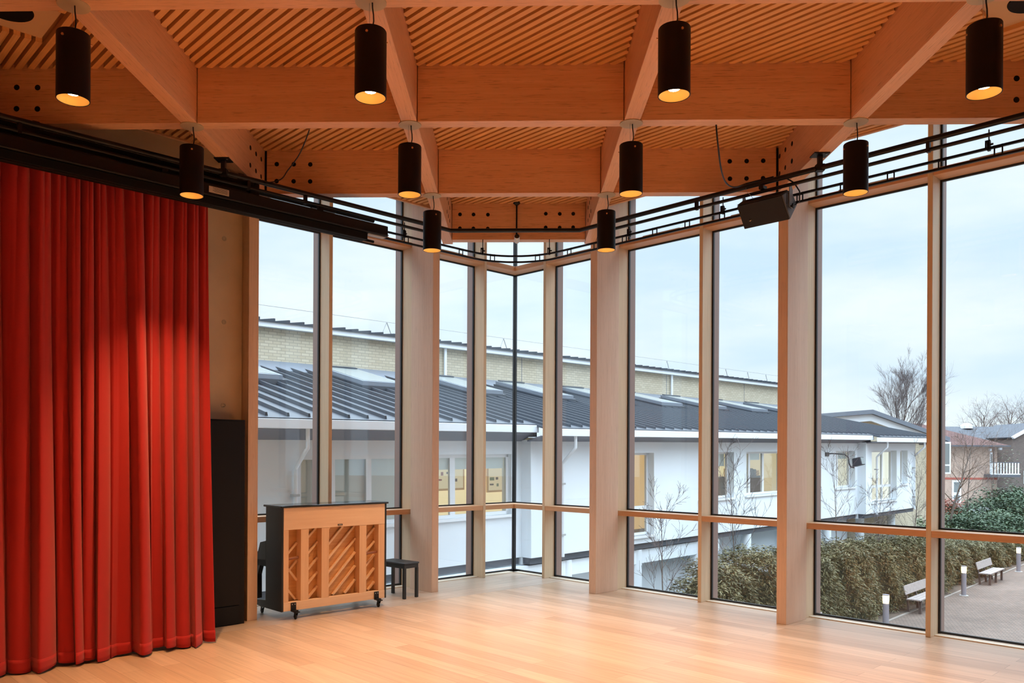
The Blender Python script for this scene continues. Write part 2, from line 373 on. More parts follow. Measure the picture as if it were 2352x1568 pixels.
for zz in (0.60, 1.60, 2.60, 3.60, 4.60):
    for aa in (a_, a_ + 1.2, a_ + 2.4):
        m2 = MB(); m2.M = Matrix.Translation((-aa, -0.82, zz)) @ Matrix.Rotation(radians(90), 4, 'X')
        m2.lathe([(0.030, -0.01), (0.030, 0.003), (0.018, 0.006), (0.0165, 0.001), (0.0, 0.001)], 16)
        m2.build('tie_plug', 'plug', wl, smooth=True)

# --- glazing, bay by bay
BAYS = [(0.03, 0.945), (1.0, 2.43), (2.495, 3.9), (3.955, 5.37), (5.44, 6.845), (6.9, 8.30), (8.37, 9.79), (9.845, 11.24)]
WN = 0
def window_bay(side, k):
    global WN
    WN += 1
    a0, a1 = BAYS[k]; s, rot = SIDE[side]
    r = tag(empty('window_%d' % WN, C3, rot), kind='structure')
    def part(name, m, boxes, bevel=0.0):
        mb = MB()
        for b in boxes: fb(mb, side, *b)
        return mb.build(name, m, r, bevel=bevel)
    c0 = a0 if not (k == 0 and side == 'L') else 0.285
    part('sill', 'sill_pale', [(c0 if k else 0.03, a1, 0.045, 0.165, 0, 0.012)])
    part('transom', 'frame_x', [(c0, a1, 0.045, 0.28, 1.12, 1.195)], 0.003)
    part('head_rail', 'frame_x', [(c0, a1, 0.045, 0.28, 5.175, 5.252)], 0.003)
    part('top_rail', 'frame_x', [(c0, a1, 0.03, 0.14, 5.965, 6.02)])
    P = [(0.04, 1.105), (1.215, 5.155), (5.272, 5.955)]
    g = []
    for z0, z1 in P:
        g += [(a0, a1, 0.015, 0.046, z0 - 0.025, z0), (a0, a1, 0.015, 0.046, z1, z1 + 0.022), (a0, a0 + 0.022, 0.015, 0.046, z0, z1), (a1 - 0.022, a1, 0.015, 0.046, z0, z1)]
    part('gasket', 'gasket', g)
    for n, (z0, z1) in zip(('lower_pane', 'main_pane', 'upper_pane'), P):
        part(n, 'pane_glass', [(a0 + 0.02, a1 - 0.02, 0.018, 0.034, z0, z1)])
    # the upright that closes the bay
    wu = BAYS[k + 1][0] - a1 if k + 1 < len(BAYS) else 0.07
    post = wu > 0.06
    if not (side == 'L' and k == 3):
        part('upright' if post else 'mullion', 'frame_z', [(a1, a1 + wu, 0.046, 0.325 if post else 0.285, 0, 6.02)], 0.003)
        part('cover_cap', 'clad_brown', [(a1 - 0.008, a1 + wu + 0.008, -0.13, 0.0, -0.2, 6.1)])
        part('glazing_bead', 'gasket', [(a1 - 0.003, a1 + wu + 0.003, 0.0, 0.046, 0, 6.02)])
    if k >= 1:
        m = a0 + (a1 - a0) * 0.62
        mb = MB(); fb(mb, side, m - 0.55, m + 0.1, 0.06, 0.12, 5.253, 5.315); fb(mb, side, m + 0.1, m + 0.16, 0.075, 0.105, 5.253, 5.29)
        mb.build('window_actuator', 'grey_alu', r, bevel=0.006)
    if k == 0 and side == 'R':
        mb = MB(); mb.box(-0.022, 0.032, -0.03, 0.022, -0.2, 6.03)
        mb.build('corner_post', 'gasket', r)
for k in range(8): window_bay('R', k)
for k in range(4): window_bay('L', k)

# --- columns
COLS = [('R', 2.42, 2.545, 0.85, 'laminated timber column on the garden side, nearer the glass corner'),
        ('R', 5.355, 5.48, 0.85, 'laminated timber column below the hanging loudspeaker, between two tall garden windows'),
        ('R', 8.29, 8.415, 0.85, 'laminated timber column past the garden benches view'),
        ('R', 11.24, 11.365, 0.85, 'laminated timber column at the end of the glazed side'),
        ('L', 2.42, 2.545, 0.85, 'laminated timber column standing just behind the black piano stool'),
        ('L', 5.385, 5.515, 0.985, 'laminated timber column between the black cupboard and the upright piano')]
for side, a0, a1, d1, lab in COLS:
    mb = MB(); fb(mb, side, a0, a1, 0.33, d1, 0, 6.0)
    tag(mb.build('timber_column', 'lvl_z', None, C3, SIDE[side][1], bevel=0.004), lab, 'column', 'timber columns', 'structure')

# --- beams: long ones run in depth (Y), short ones span between them (X)
def bolt(parent, p, axis, name='bolt_cap'):
    m2 = MB(); R = Matrix.Rotation(radians(90), 4, 'X') if axis == 'y' else Matrix.Rotation(radians(-90 if axis == 'x-' else 90), 4, 'Y')
    m2.M = Matrix.Translation(p) @ R
    m2.lathe([(0.0265, -0.01), (0.0265, 0.003), (0.0, 0.003)], 20)
    m2.build(name, 'black_matt', parent)
def atx(u, v, x):
    d = ray(u, v); return Vector((0, 0, HC)) + d * (x / d.x)
deep = {}
for i in (-5, -3, -1, 1, 3, 5):
    x = DX(i); y1 = {1: ROWS[0], 3: ROWS[1], 5: ROWS[2]}[abs(i)] + HB + 0.10
    mb = MB(); mb.box(x - HB, x + HB, -3.2, y1, SOF, BTOP + 0.058)
    o = mb.build('ceiling_beam', 'lvl_y', None, bevel=0.003); tag(o, 'deep timber ceiling beam running toward the glass corner', 'beam', 'long ceiling beams', 'structure')
    deep[i] = o
for i, pts in ((-3, [(568, 345), (581, 359), (593, 371), (568, 385), (581, 398), (593, 411)]), (3, [(1812, 323), (1797, 337), (1784, 352), (1812, 363), (1797, 378), (1784, 392)])):
    sx = -1 if i > 0 else 1
    for u, v in pts: bolt(deep[i], atx(u, v, DX(i) + sx * HB), 'x' if sx > 0 else 'x-')
for i in (-1, 1):
    sx = -1 if i > 0 else 1
    for yy in (10.98, 11.19, 11.41):
        for zz in (5.30, 5.48): bolt(deep[i], Vector((DX(i) + sx * HB, yy, zz)), 'x' if sx > 0 else 'x-')
for i in (-3, 3):
    sx = -1 if i > 0 else 1
    mb = MB(); mb.box(DX(i) + sx * HB, DX(i) + sx * (HB + 0.026), ROWS[1] - HB + 0.004, ROWS[1] + HB, SOF + 0.004, BTOP); mb.build('shadow_gap', 'black_matt', deep[i])  # black strip stands in for the shade in the open beam joint
cross = {}
for j in range(0, 7):
    y = ROWS[j]; lim = 14.35 - y - 0.9
    for ia, ib in ((-1, 1), (-3, -1), (1, 3), (-5, -3), (3, 5)):
        x0, x1 = DX(ia) + HB + 0.007, DX(ib) - HB - 0.007
        x0 = max(x0, CC.x - lim); x1 = min(x1, CC.x + lim)
        if x1 - x0 < 0.5 or max(abs(ia), abs(ib)) > 2 * j + 1: continue
        if (j, ia) == (1, -3): x0 += 0.02
        if (j, ib) == (1, 3): x1 -= 0.02
        mb = MB(); mb.box(x0, x1, y - HB, y + HB, SOF, BTOP + 0.058)
        o = mb.build('ceiling_beam', 'lvl_x', None, bevel=0.003); tag(o, 'short timber ceiling beam spanning between the long ones', 'beam', 'cross ceiling beams', 'structure')
        cross[(j, ia)] = o
for key, pts in {(1, -3): [(629, 382), (668, 382), (706, 382), (629, 421), (668, 421), (706, 421)], (1, 1): [(1669, 365), (1708, 364), (1746, 363), (1670, 405), (1708, 404), (1746, 403)],
                 (0, -1): [(1051, 493), (1082, 493), (1115, 493), (1051, 525), (1082, 525), (1115, 525), (1248, 489.5), (1280, 489.5), (1311, 489), (1248, 521), (1280, 521), (1311, 520)],
                 (2, -5): [(30, 212), (78, 212), (30, 261), (78, 261)], (2, 3): [(2326, 168), (2326, 217)]}.items():
    for u, v in pts: bolt(cross[key], aty(u, v, ROWS[key[0]] - HB), 'y')

# --- ceiling speakers set in plates between the battens (their openings are kept free of battens)
def LOCR(p): q = Vector((p.x, p.y)) - CC; return q.dot(TRV), q.dot(NRV)
sp1, sp2 = atz(8, 30, BTOP + 0.05), atz(2366, -16, BTOP + 0.05)
HOLES = [(*LOCR(sp1), 0.33), (*LOCR(sp2), 0.33)]
# --- batten panels, one per ceiling field
def field(x0, x1, y0, y1):
    planes = [((1, 0), x0), ((-1, 0), -x1), ((0, 1), y0), ((0, -1), -y1)]
    mb = MB(); lo = (Vector((x0, y0)) - CC).dot(NRV); hi = (Vector((x1, y1)) - CC).dot(NRV)
    n0 = int(math.floor(lo / 0.0862)); n1 = int(math.ceil(min(hi, -EDGE) / 0.0862))
    for n in range(n0, n1 + 1):
        q = n * 0.0862; t0, t1 = -30.0, 30.0; ok = True
        if q > -EDGE: continue
        base = CC + NRV * q
        cons = [(Vector(nv), c) for nv, c in planes] + [(-NLV, -(CC.dot(NLV) - EDGE))]
        for nv, c in cons:
            k = nv.dot(TRV); b = nv.dot(base) - c
            if abs(k) < 1e-9: ok = ok and b >= 0
            elif k > 0: t0 = max(t0, -b / k)
            else: t1 = min(t1, -b / k)
        if not ok or t1 - t0 < 0.05: continue
        segs = [(t0, t1)]
        for ha, hy, hs in HOLES:
            if abs(q - hy) < hs:
                ns = []
                for s0, s1 in segs:
                    if s1 < ha - hs or s0 > ha + hs: ns.append((s0, s1)); continue
                    if s0 < ha - hs: ns.append((s0, ha - hs))
                    if s1 > ha + hs: ns.append((ha + hs, s1))
                segs = ns
        for s0, s1 in segs:
            mb.box(s0, s1, q - 0.0265, q + 0.0265, BTOP, BTOP + 0.06)
    if mb.v: tag(mb.build('ceiling_panel', 'batten_x', None, C3, RA), kind='structure')
xs = [DX(i) for i in (-5, -3, -1, 1, 3, 5)]
ys = [14.4] + ROWS[:7]
for a, b in zip(ys[1:], ys[:-1]):
    for x0, x1 in zip(xs[:-1], xs[1:]):
        field(x0 + HB, x1 - HB, a + HB, b - (HB if b < 14 else 0))
    field(-9, xs[0] - HB, a + HB, b - HB); field(xs[-1] + HB, 9, a + HB, b - HB)
for p, nm, lab in ((sp1, 'ceiling_speaker', 'round black ceiling speaker in a square plate, above the red curtain'), (sp2, 'ceiling_speaker', 'round black ceiling speaker in a square plate, above the garden windows')):
    r = tag(empty(nm, (p.x, p.y, BTOP + 0.06), RA), lab, 'speaker', 'ceiling speakers')
    mb = MB(); mb.box(-0.335, 0.335, -0.335, 0.335, -0.02, 0.0); mb.build('plate', 'speaker_plate', r)
    mb = MB(); mb.lathe([(0.19, -0.02), (0.185, -0.03), (0.17, -0.025), (0.0, -0.022)], 40); mb.build('grille', 'black_matt', r, smooth=True)

# ================================================================== PENDANT LAMPS
def make_pendant():
    r = empty('pendant_lamp')
    def MBK():
        m = MB(); m.M = Matrix.Scale(K, 4); return m
    mb = MBK(); mb.lathe([(0.0, -0.001), (0.118, -0.001), (0.118, -0.008), (0.0, -0.008)], 40); mb.build('ceiling_rose', 'rose_plate', r)
    mb = MBK(); mb.tube([(0.012, 0, -0.008), (0.014, 0, -0.05), (0.022, 0, -0.10), (0.024, 0, -0.15), (0.014, 0, -0.20), (0.008, 0, -0.235)], 0.0055, 8); mb.build('cable', 'black_metal', r, smooth=True)
    mb = MBK(); mb.cyl((-0.012, 0, -0.008), (-0.010, 0, -0.24), 0.0016, 6); mb.build('suspension_wire', 'steel', r)
    mb = MBK(); mb.lathe([(0.0, -0.232), (0.108, -0.232), (0.117, -0.226), (0.12, -0.232), (0.12, -0.730), (0.1165, -0.732), (0.1135, -0.728), (0.1135, -0.672), (0.0, -0.668)], 48)
    sh = mb.build('shade', 'shade_black', r, smooth=True)
    mb = MBK(); mb.lathe([(0.113, -0.7285), (0.085, -0.698), (0.05, -0.6825), (0.040, -0.6805)], 40); mb.build('reflector', 'gold_reflector', r, smooth=True, fix=False)
    mb = MBK(); mb.lathe([(0.0, -0.681), (0.041, -0.681)], 24); mb.build('light_source', 'lamp_led', r, fix=False)
    for k in range(3):
        a = radians(-78 + 120 * k); c, s = cos(a), sin(a)
        mb = MBK(); mb.cyl((0.118 * c, 0.118 * s, -0.285), (0.128 * c, 0.128 * s, -0.285), 0.007, 12); mb.cyl((0.128 * c, 0.128 * s, -0.285), (0.132 * c, 0.132 * s, -0.285), 0.010, 12)
        mb.build('knob_screw', 'brass', r, smooth=True)
    ld = bpy.data.lights.new('pendant_light', 'SPOT'); ld.energy = LAMP_POWER; ld.color = LAMP_COLOR; ld.spot_size = radians(76); ld.spot_blend = 1.0; ld.shadow_soft_size = 0.035
    lo = bpy.data.objects.new('pendant_light', ld); COL.objects.link(lo); lo.parent = r; lo.location = (0, 0, -0.688 * K)
    return r
LABS = {(-3, 3): ('black cylinder pendant with lit bulb showing, over the red curtain, beside ceiling speaker', 'a'),
        (-1, 3): ("large black cylinder pendant with bright bulb showing, above mid room toward the piano", "a"),
        (1, 3): ("large black cylinder pendant with bright bulb showing, above mid room toward the loudspeaker", "a"),
        (3, 3): ('large black cylinder pendant with lit bulb showing, high above the garden benches window', 'a'),
        (-3, 2): ('black cylinder pendant hanging in front of the screen housing beside its white label', 'b'),
        (-1, 2): ('mid-sized black cylinder pendant hanging above the timber column behind the piano stool', 'b'),
        (1, 2): ('mid-sized black cylinder pendant hanging above the column nearest the glass corner', 'b'),
        (3, 2): ('black cylinder pendant hanging against the garden window just beyond the loudspeaker', 'b'),
        (-1, 1): ('small low black cylinder pendant before the lighting bar bend, piano side', 'c'),
        (1, 1): ('small low black cylinder pendant hiding the lighting bar bend, loudspeaker side', 'c')}
pend = make_pendant(); first = True
for j in range(1, 7):
    for i in (-3, -1, 1, 3):
        if j == 1 and abs(i) == 3: continue
        o = pend if first else copy_tree(pend)
        first = False
        o.location = (DX(i), ROWS[j], SOF); o.rotation_euler = (0, 0, random.Random(i * 7 + j).uniform(-0.5, 0.5))
        lab = LABS.get((i, j), ('black cylinder pendant lamp hanging out of view further back in the hall', ''))[0]
        tag(o, lab, 'pendant lamp', 'black cylinder pendant lamps' if (i, j) in LABS else 'pendant lamps further back')

# ================================================================== BARS, TRACK AND SCREEN HOUSINGS
def path_corner(d, z, a_end=10.6, R=None, chamfer=None, n=14):
    pts = [LF(a_end, d, z)]
    if chamfer: pts += [LF(chamfer + 0.10, d, z), LF(chamfer, d, z), RF(chamfer, d, z), RF(chamfer + 0.10, d, z)]
    else:
        c = LF(d + R, d + R); c.z = z                      # centre of the bend
        for k in range(n + 1):
            t = radians(135 - 90 * k / n); pts.append(Vector((c.x + R * cos(t), c.y + R * sin(t), z)))
    return pts + [RF(a_end, d, z)]
def world_mb(name, m, parent, fn, smooth=False, bevel=0.0):
    mb = MB(); fn(mb); return mb.build(name, m, parent, smooth=smooth, bevel=bevel)
BZ = 4.99
bar = tag(empty('lighting_bar', (0, 0, 0)), 'thick black lighting bar hung under the ceiling beams, bent across the glass corner', 'lighting bar')
world_mb('bar', 'black_metal', bar, lambda m: m.tube(path_corner(1.92, BZ, chamfer=3.12), 0.027, 14), True)
for p, q in ((LF(6.28, 1.92), LA), (RF(6.36, 1.92), RA), (LF(9.22, 1.92), LA), (RF(9.30, 1.92), RA)):
    mb = MB(); mb.box(-0.08, 0.08, -0.07, 0.07, SOF - 0.012, SOF - 0.001); mb.box(-0.022, 0.022, -0.022, 0.022, BZ + 0.02, SOF - 0.012)
    mb.box(-0.04, 0.04, -0.035, 0.035, BZ - 0.034, BZ + 0.034)
    h = mb.build('hanger', 'black_metal', bar, (p.x, p.y, 0), 0.0)
    m2 = MB(); m2.cyl((0.05, -0.04, SOF - 0.018), (0.05, -0.04, SOF - 0.01), 0.011, 6); m2.build('bolt', 'steel', h)
def lower_bar(side, a0):
    P = RF if side == 'R' else LF
    world_mb('lower_bar', 'black_metal', bar, lambda m: m.tube([P(a0, 1.92, 4.895), P(10.6, 1.92, 4.895)], 0.019, 12), True)
    for a in ((4.9, 7.4, 9.0) if side == 'R' else (5.3, 6.0, 8.2)):
        p = P(a, 1.92); mb = MB(); mb.box(-0.016, 0.016, -0.02, 0.02, 4.872, BZ - 0.02); mb.build('clamp', 'black_metal', bar, (p.x, p.y, 0), SIDE[side][1])
lower_bar('R', 3.5); lower_bar('L', 3.5)

TD = 1.70
trk = tag(empty('curtain_track'), 'black double curtain track curving round the glass corner below the bars', 'curtain track')
for nm, z in (('upper_rail', 4.847), ('lower_rail', 4.762)):
    def rail(m, z=z):
        pts = path_corner(TD, z, R=0.85)
        vs = []; n = len(pts)
        for i, p in enumerate(pts):
            d = (pts[min(i + 1, n - 1)] - pts[max(i - 1, 0)]).normalized(); x = Vector((d.y, -d.x, 0))
            for a, b in ((-1, -1), (1, -1), (1, 1), (-1, 1)): vs.append(p + x * 0.013 * a + Vector((0, 0, 0.011 * b)))
        fs = [(i * 4 + k, i * 4 + (k + 1) % 4, i * 4 + 4 + (k + 1) % 4, i * 4 + 4 + k) for i in range(n - 1) for k in range(4)]
        m.add(vs, fs + [(3, 2, 1, 0), tuple(range(n * 4 - 4, n * 4))])
    world_mb(nm, 'black_metal', trk, rail)
def spacer(p, rot):
    mb = MB()
    for x in (-0.032, 0.032): mb.box(x - 0.006, x + 0.006, -0.004, 0.004, 4.752, 4.862)
    mb.box(-0.032, 0.032, -0.004, 0.004, 4.832, 4.838); mb.build('spacer', 'black_metal', trk, (p.x, p.y, 0), rot)
for k in range(14):
    p = RF(2.75 + 0.47 * k, TD); spacer(p, RA)
for k in range(4): spacer(LF(2.75 + 0.47 * k, TD), LA)
cN = LF(TD + 0.85, TD + 0.85)
for t in (112, 68):
    p = Vector((cN.x + 0.85 * cos(radians(t)), cN.y + 0.85 * sin(radians(t)))); spacer(p, radians(t - 90))
def clampf(p, rot, ztop):
    mb = MB(); mb.cyl((0, 0, 4.88), (0, 0, ztop), 0.006, 8); mb.box(-0.012, 0.012, -0.02, 0.02, 4.825, 4.91); mb.box(-0.03, 0.012, -0.012, 0.012, 4.90, 4.922); mb.box(-0.03, -0.018, -0.012, 0.012, 4.84, 4.90)
    mb.cyl((0.012, 0, 4.88), (0.035, 0, 4.88), 0.010, 8); mb.build('track_clamp', 'black_metal', trk, (p.x, p.y, 0), rot)
for u in (1440, 1655, 2265):
    d_ = ray(u, 500); k_ = (CC.dot(NRV) - TD) / (d_.x * NRV.x + d_.y * NRV.y); a_ = (Vector((d_.x * k_, d_.y * k_)) - CC).dot(TRV); clampf(RF(a_, TD), RA, 5.02)
clampf(LF(3.72, TD), LA, 5.02)
for u in (1104, 1257):
    p = aty(u, 560, 11.42); clampf(Vector((p.x, p.y)), 0.0, 5.04)

def housing(name, label, parts, straps, group='screen housings above the curtain'):
    r = tag(empty(name, C3, LA), label, 'screen housing', group)
    for nm, m, boxes, bv in parts:
        mb = MB()
        for b in boxes: fb(mb, 'L', *b)
        mb.build(nm, m, r, bevel=bv)
    for a, d, z0, z1 in straps:
        mb = MB(); fb(mb, 'L', a - 0.03, a + 0.03, d - 0.02, d + 0.02, z0, z1); mb.build('strap', 'black_metal', r)
    return r
low_h = housing('screen_housing', 'long black screen housing in front of the curtain top, its blunt end over the piano',
        [('case', 'black_metal', [(4.17, 10.6, 1.80, 1.965, 4.70, 4.83)], 0.012), ('lower_case', 'black_matt', [(4.46, 10.6, 1.815, 1.945, 4.615, 4.70)], 0.006),
         ('ledge', 'black_metal', [(4.17, 10.6, 1.965, 1.975, 4.712, 4.722)], 0.0), ('end_plate', 'grey_alu', [(4.185, 4.45, 1.86, 1.94, 4.690, 4.699)], 0.0)],
        [(5.1, 1.91, 4.83, 4.88), (6.9, 1.91, 4.83, 4.88)])
mb = MB(); mb.tube([(-4.33, -1.88, 4.625), (-10.5, -1.88, 4.625)], 0.016, 10); mb.build('bottom_bar', 'black_matt', low_h, smooth=True)
mb = MB(); fb(mb, 'L', 6.24, 6.46, 1.965, 1.968, 4.735, 4.80); lb = mb.build('label', 'label_paper', low_h)
mb = MB()
for k in range(6): fb(mb, 'L', 6.255, 6.42 - 0.02 * (k % 3 == 2), 1.968, 1.9686, 4.790 - k * 0.0085, 4.7935 - k * 0.0085)
mb.build('print_lines', 'ink', lb)
up_h = housing('screen_housing', 'upper black screen housing set back under the lighting bar, ending by the timber column',
        [('case', 'black_matt', [(5.86, 10.6, 1.46, 1.66, 4.84, 5.055)], 0.006), ('ridge', 'black_metal', [(5.9, 10.6, 1.66, 1.672, 4.978, 4.992)], 0.0), ('ridge', 'black_metal', [(5.9, 10.6, 1.66, 1.672, 4.925, 4.939)], 0.0),
         ('end_bracket', 'black_metal', [(5.74, 5.86, 1.42, 1.68, 4.83, 5.10)], 0.01)], [(5.95, 1.64, 5.05, 5.12), (8.0, 1.64, 5.05, 5.12)])
mb = MB(); mb.tube([(-4.12, -1.58, 4.985), (-5.85, -1.58, 4.985)], 0.024, 12); mb.build('roller', 'black_matt', up_h, smooth=True)
mb = MB(); fb(mb, 'L', 4.72, 5.05, 1.60, 1.66, 4.94, 4.985); mb.build('motor', 'black_metal', up_h, bevel=0.01)

# ================================================================== CURTAIN
def curtain():
    r = tag(empty('stage_curtain', C3, LA), 'tall red stage curtain hanging in deep folds from the black track down to the floor', 'curtain')
    A0, A1, Z0, Z1 = 6.33, 10.3, 0.03, 4.745
    na, nz = 640, 46
    rn = random.Random(5)
    ph = [rn.uniform(0, 6.28) for _ in range(12)]
    def pos(u, t, push=0.0):
        ful = t ** 0.8
        phi = u / 0.165 + 0.42 * sin(2.3 * u + ph[0]) + 0.26 * sin(6.1 * u + ph[1]) + 0.30 * ful * sin(3.7 * u + ph[2]) + 0.16 * ful * sin(9.0 * u + ph[3] + 1.5 * t)
        f = abs(sin(pi * phi)) ** 0.7
        g = abs(sin(pi * (phi * 0.5 + 0.2 + 0.10 * sin(4 * u + ph[4]))))
        amp = 0.10 + 0.08 * ful
        d = TD - 0.07 + amp * (f * (0.72 + 0.28 * sin(1.9 * phi + ph[5])) + 0.9 * ful * g) + 0.018 * sin(11 * u + 3 * t + ph[6]) * ful
        d += 0.045 * (1 - t) ** 4 * abs(sin(2 * pi * phi + 0.6 * sin(5 * u))) ** 0.8
        x = u + 0.050 * t * sin(3.3 * u + ph[10]) + 0.034 * ful * cos(2 * pi * phi + ph[7]) + 0.02 * ful * sin(5.2 * u + 2.2 * t + ph[8])
        if u < 0.35: x += (0.02 - 0.05 * t * t) * (1 - u / 0.35)
        return A0 + x, d + push
    def surf(rows, m, name, push):
        mb = MB(); vs = []
        for j in range(len(rows)):
            z = rows[j]; t = (Z1 - z) / (Z1 - Z0)
            for i in range(na + 1):
                u = (A1 - A0) * i / na; a, d = pos(u, t, push)
                zz = z + (0.012 * sin(7 * u + ph[9]) + 0.008 * sin(17 * u)) * (t > 0.999)
                vs.append((-a, -d, zz))
        W = na + 1
        fs = [(j * W + i, j * W + i + 1, (j + 1) * W + i + 1, (j + 1) * W + i) for j in range(len(rows) - 1) for i in range(na)]
        mb.add(vs, fs); o = mb.build(name, m, r, smooth=True, fix=False)
        so = o.modifiers.new('cloth', 'SOLIDIFY'); so.thickness = 0.004; so.offset = 0
        return o
    surf([Z1 - (Z1 - Z0) * (k / nz) for k in range(nz + 1)], 'curtain_red', 'drape', 0.0)
    surf([0.135, 0.10, 0.06, 0.024], 'curtain_red', 'hem', 0.006)
    for k in range(18):
        a, d = pos(0.12 + 0.235 * k, 0.0); mb = MB(); mb.box(-a - 0.01, -a + 0.01, -TD - 0.012, -TD + 0.012, 4.735, 4.752); mb.build('glider', 'black_metal', r)
curtain()

# ================================================================== CUPBOARD
r = tag(empty('cupboard', C3, LA), 'tall matt black cupboard between the red curtain and the timber column', 'cupboard')
mb = MB(); fb(mb, 'L', 5.60, 7.4, 0.822, 1.075, 0.0, 2.42); mb.build('carcass', 'black_paint', r, bevel=0.002)
mb = MB(); fb(mb, 'L', 5.665, 7.38, 1.076, 1.098, 0.235, 2.40); mb.build('door', 'black_paint', r, bevel=0.003)
mb = MB(); fb(mb, 'L', 5.665, 7.38, 1.076, 1.094, 0.012, 0.225); mb.build('plinth', 'black_paint', r, bevel=0.002)

# ================================================================== LOUDSPEAKER on the bar
r = tag(empty('loudspeaker', C3, RA), 'black loudspeaker clamped under the lighting bar by a steel-blue yoke', 'loudspeaker')
PR = [(2.03, 4.768), (1.86, 4.545), (1.70, 4.735), (1.80, 4.825), (1.90, 4.845)]
mb = MB(); mb.prism([(-d, z) for d, z in PR], 'x', 5.487, 6.012); mb.build('case', 'speaker_case', r, bevel=0.008)
fn = Vector((PR[0][0] - PR[1][0], PR[0][1] - PR[1][1])).normalized(); nn = Vector((fn.y, -fn.x))
def fp(t, push): p = Vector(PR[1]).lerp(Vector(PR[0]), t) + nn * push; return (-p.x, p.y)
mb = MB(); mb.prism([fp(0.02, 0), fp(0.02, 0.012), fp(0.99, 0.012), fp(0.99, 0)], 'x', 5.485, 6.002)
tb = Vector(PR[0]).lerp(Vector(PR[4]), 0.98)
mb.prism([(-PR[0][0], PR[0][1]), (-PR[0][0] - 0.006, PR[0][1] + 0.008), (-tb.x - 0.004, tb.y + 0.010), (-tb.x, tb.y)], 'x', 5.485, 6.002)
mb.build('grille', 'speaker_grille', r, bevel=0.003)
bp = fp(0.34, 0.013); m2 = MB(); m2.M = Matrix.Translation((5.585, bp[0], bp[1])) @ Matrix.Rotation(radians(58), 4, 'X'); m2.lathe([(0.0, -0.004), (0.015, -0.004), (0.015, 0.003), (0.0, 0.003)], 18); m2.build('badge', 'brass', r)
plain('yoke_blue', (0.20, 0.225, 0.255), 0.45)
for x, nm in ((5.474, 'yoke_arm'), (6.017, 'yoke_arm')):
    mb = MB(); mb.prism([(-1.905, 4.68), (-1.835, 4.66), (-1.83, 4.865), (-1.86, 4.915), (-1.90, 4.912)], 'x', x, x + 0.007); mb.build(nm, 'yoke_blue', r)
mb = MB(); mb.box(5.474, 6.024, -1.90, -1.85, 4.905, 4.913); mb.build('yoke_bar', 'yoke_blue', r)
mb = MB(); mb.box(5.70, 5.755, -1.965, -1.875, 4.913, 4.955); mb.build('clamp', 'black_metal', r, bevel=0.006)
m2 = MB(); m2.M = Matrix.Translation((6.024, -1.87, 4.68)) @ Matrix.Rotation(radians(90), 4, 'Y'); m2.lathe([(0.011, 0), (0.011, 0.018), (0.026, 0.02), (0.030, 0.027), (0.026, 0.034), (0.0, 0.036)], 12); m2.build('knob', 'black_metal', r, smooth=True)
mb = MB(); mb.box(6.013, 6.016, -1.945, -1.938, 4.69, 4.81); mb.box(6.013, 6.016, -1.945, -1.86, 4.806, 4.812); mb.build('side_slot', 'black_metal', r)
mb = MB(); mb.tube([(5.90, -1.92, 5.02), (5.98, -1.90, 4.985), (6.06, -1.87, 4.92), (6.10, -1.83, 4.83), (6.08, -1.79, 4.74), (6.01, -1.77, 4.71)], 0.0075, 8); mb.build('lead', 'black_metal', r, smooth=True)
mb = MB(); mb.tube([(5.53, -1.93, 5.02), (5.545, -1.95, 4.94), (5.63, -1.95, 4.835)], 0.0028, 6); mb.build('safety_wire', 'steel', r, smooth=True)

# ================================================================== SECURITY CAMERA on its drop rod
p = aty(1181, 466, ROWS[0] - HB - 0.05)
r = tag(empty('security_camera', (p.x, p.y, 5.66)), 'small white security camera on a black drop rod in the glass corner', 'camera')
mb = MB(); mb.cyl((0, 0, -0.03), (0, 0, -0.475), 0.013, 10); mb.lathe([(0.0, 0.0), (0.05, 0.0), (0.05, -0.025), (0.02, -0.05)], 16); mb.build('drop_rod', 'black_metal', r, smooth=True)
m2 = MB(); m2.M = Matrix.Translation((0.005, -0.01, -0.535)) @ Matrix.Rotation(radians(72), 4, 'X'); m2.lathe([(0.0, -0.07), (0.034, -0.07), (0.040, -0.05), (0.040, 0.06), (0.036, 0.068)], 24)
b = m2.build('body', 'white_metal', r, smooth=True)
m2 = MB(); m2.M = Matrix.Translation((0.005, -0.01, -0.535)) @ Matrix.Rotation(radians(72), 4, 'X'); m2.lathe([(0.036, 0.066), (0.026, 0.06), (0.0, 0.056)], 24); m2.build('lens', 'lens_black', b, smooth=True)
m2 = MB(); m2.lathe([(0.02, -0.47), (0.034, -0.48), (0.034, -0.492), (0.015, -0.50)], 16); m2.build('bracket', 'white_metal', r, smooth=True)

# ================================================================== LOOSE CABLES
def cable(label, pts, rad):
    mb = MB(); P = [Vector(q) for q in pts]; out = []
    for i in range(len(P) - 1):
        p0, p1, p2, p3 = P[max(i - 1, 0)], P[i], P[i + 1], P[min(i + 2, len(P) - 1)]
        for k in range(6):
            t = k / 6; out.append(0.5 * ((2 * p1) + (p2 - p0) * t + (2 * p0 - 5 * p1 + 4 * p2 - p3) * t * t + (3 * p1 - p0 - 3 * p2 + p3) * t ** 3))
    out.append(P[-1]); mb.tube(out, rad, 8); tag(mb.build('hanging_cable', 'black_metal', None, smooth=True), label, 'cable', 'loose black cables')
q1, q2 = aty(1637, 281, 7.64), RF(5.55, 1.94, BZ + 0.03)
cable('black cable hanging from a ceiling beam and looping onto the bar by the loudspeaker', [q1, aty(1642, 330, 7.75), aty(1650, 385, 8.03), aty(1662, 415, 8.4), aty(1682, 424, 8.7), q2, RF(5.85, 1.92, BZ + 0.034)], 0.008)
q3 = LF(5.80, 1.60, 5.06)
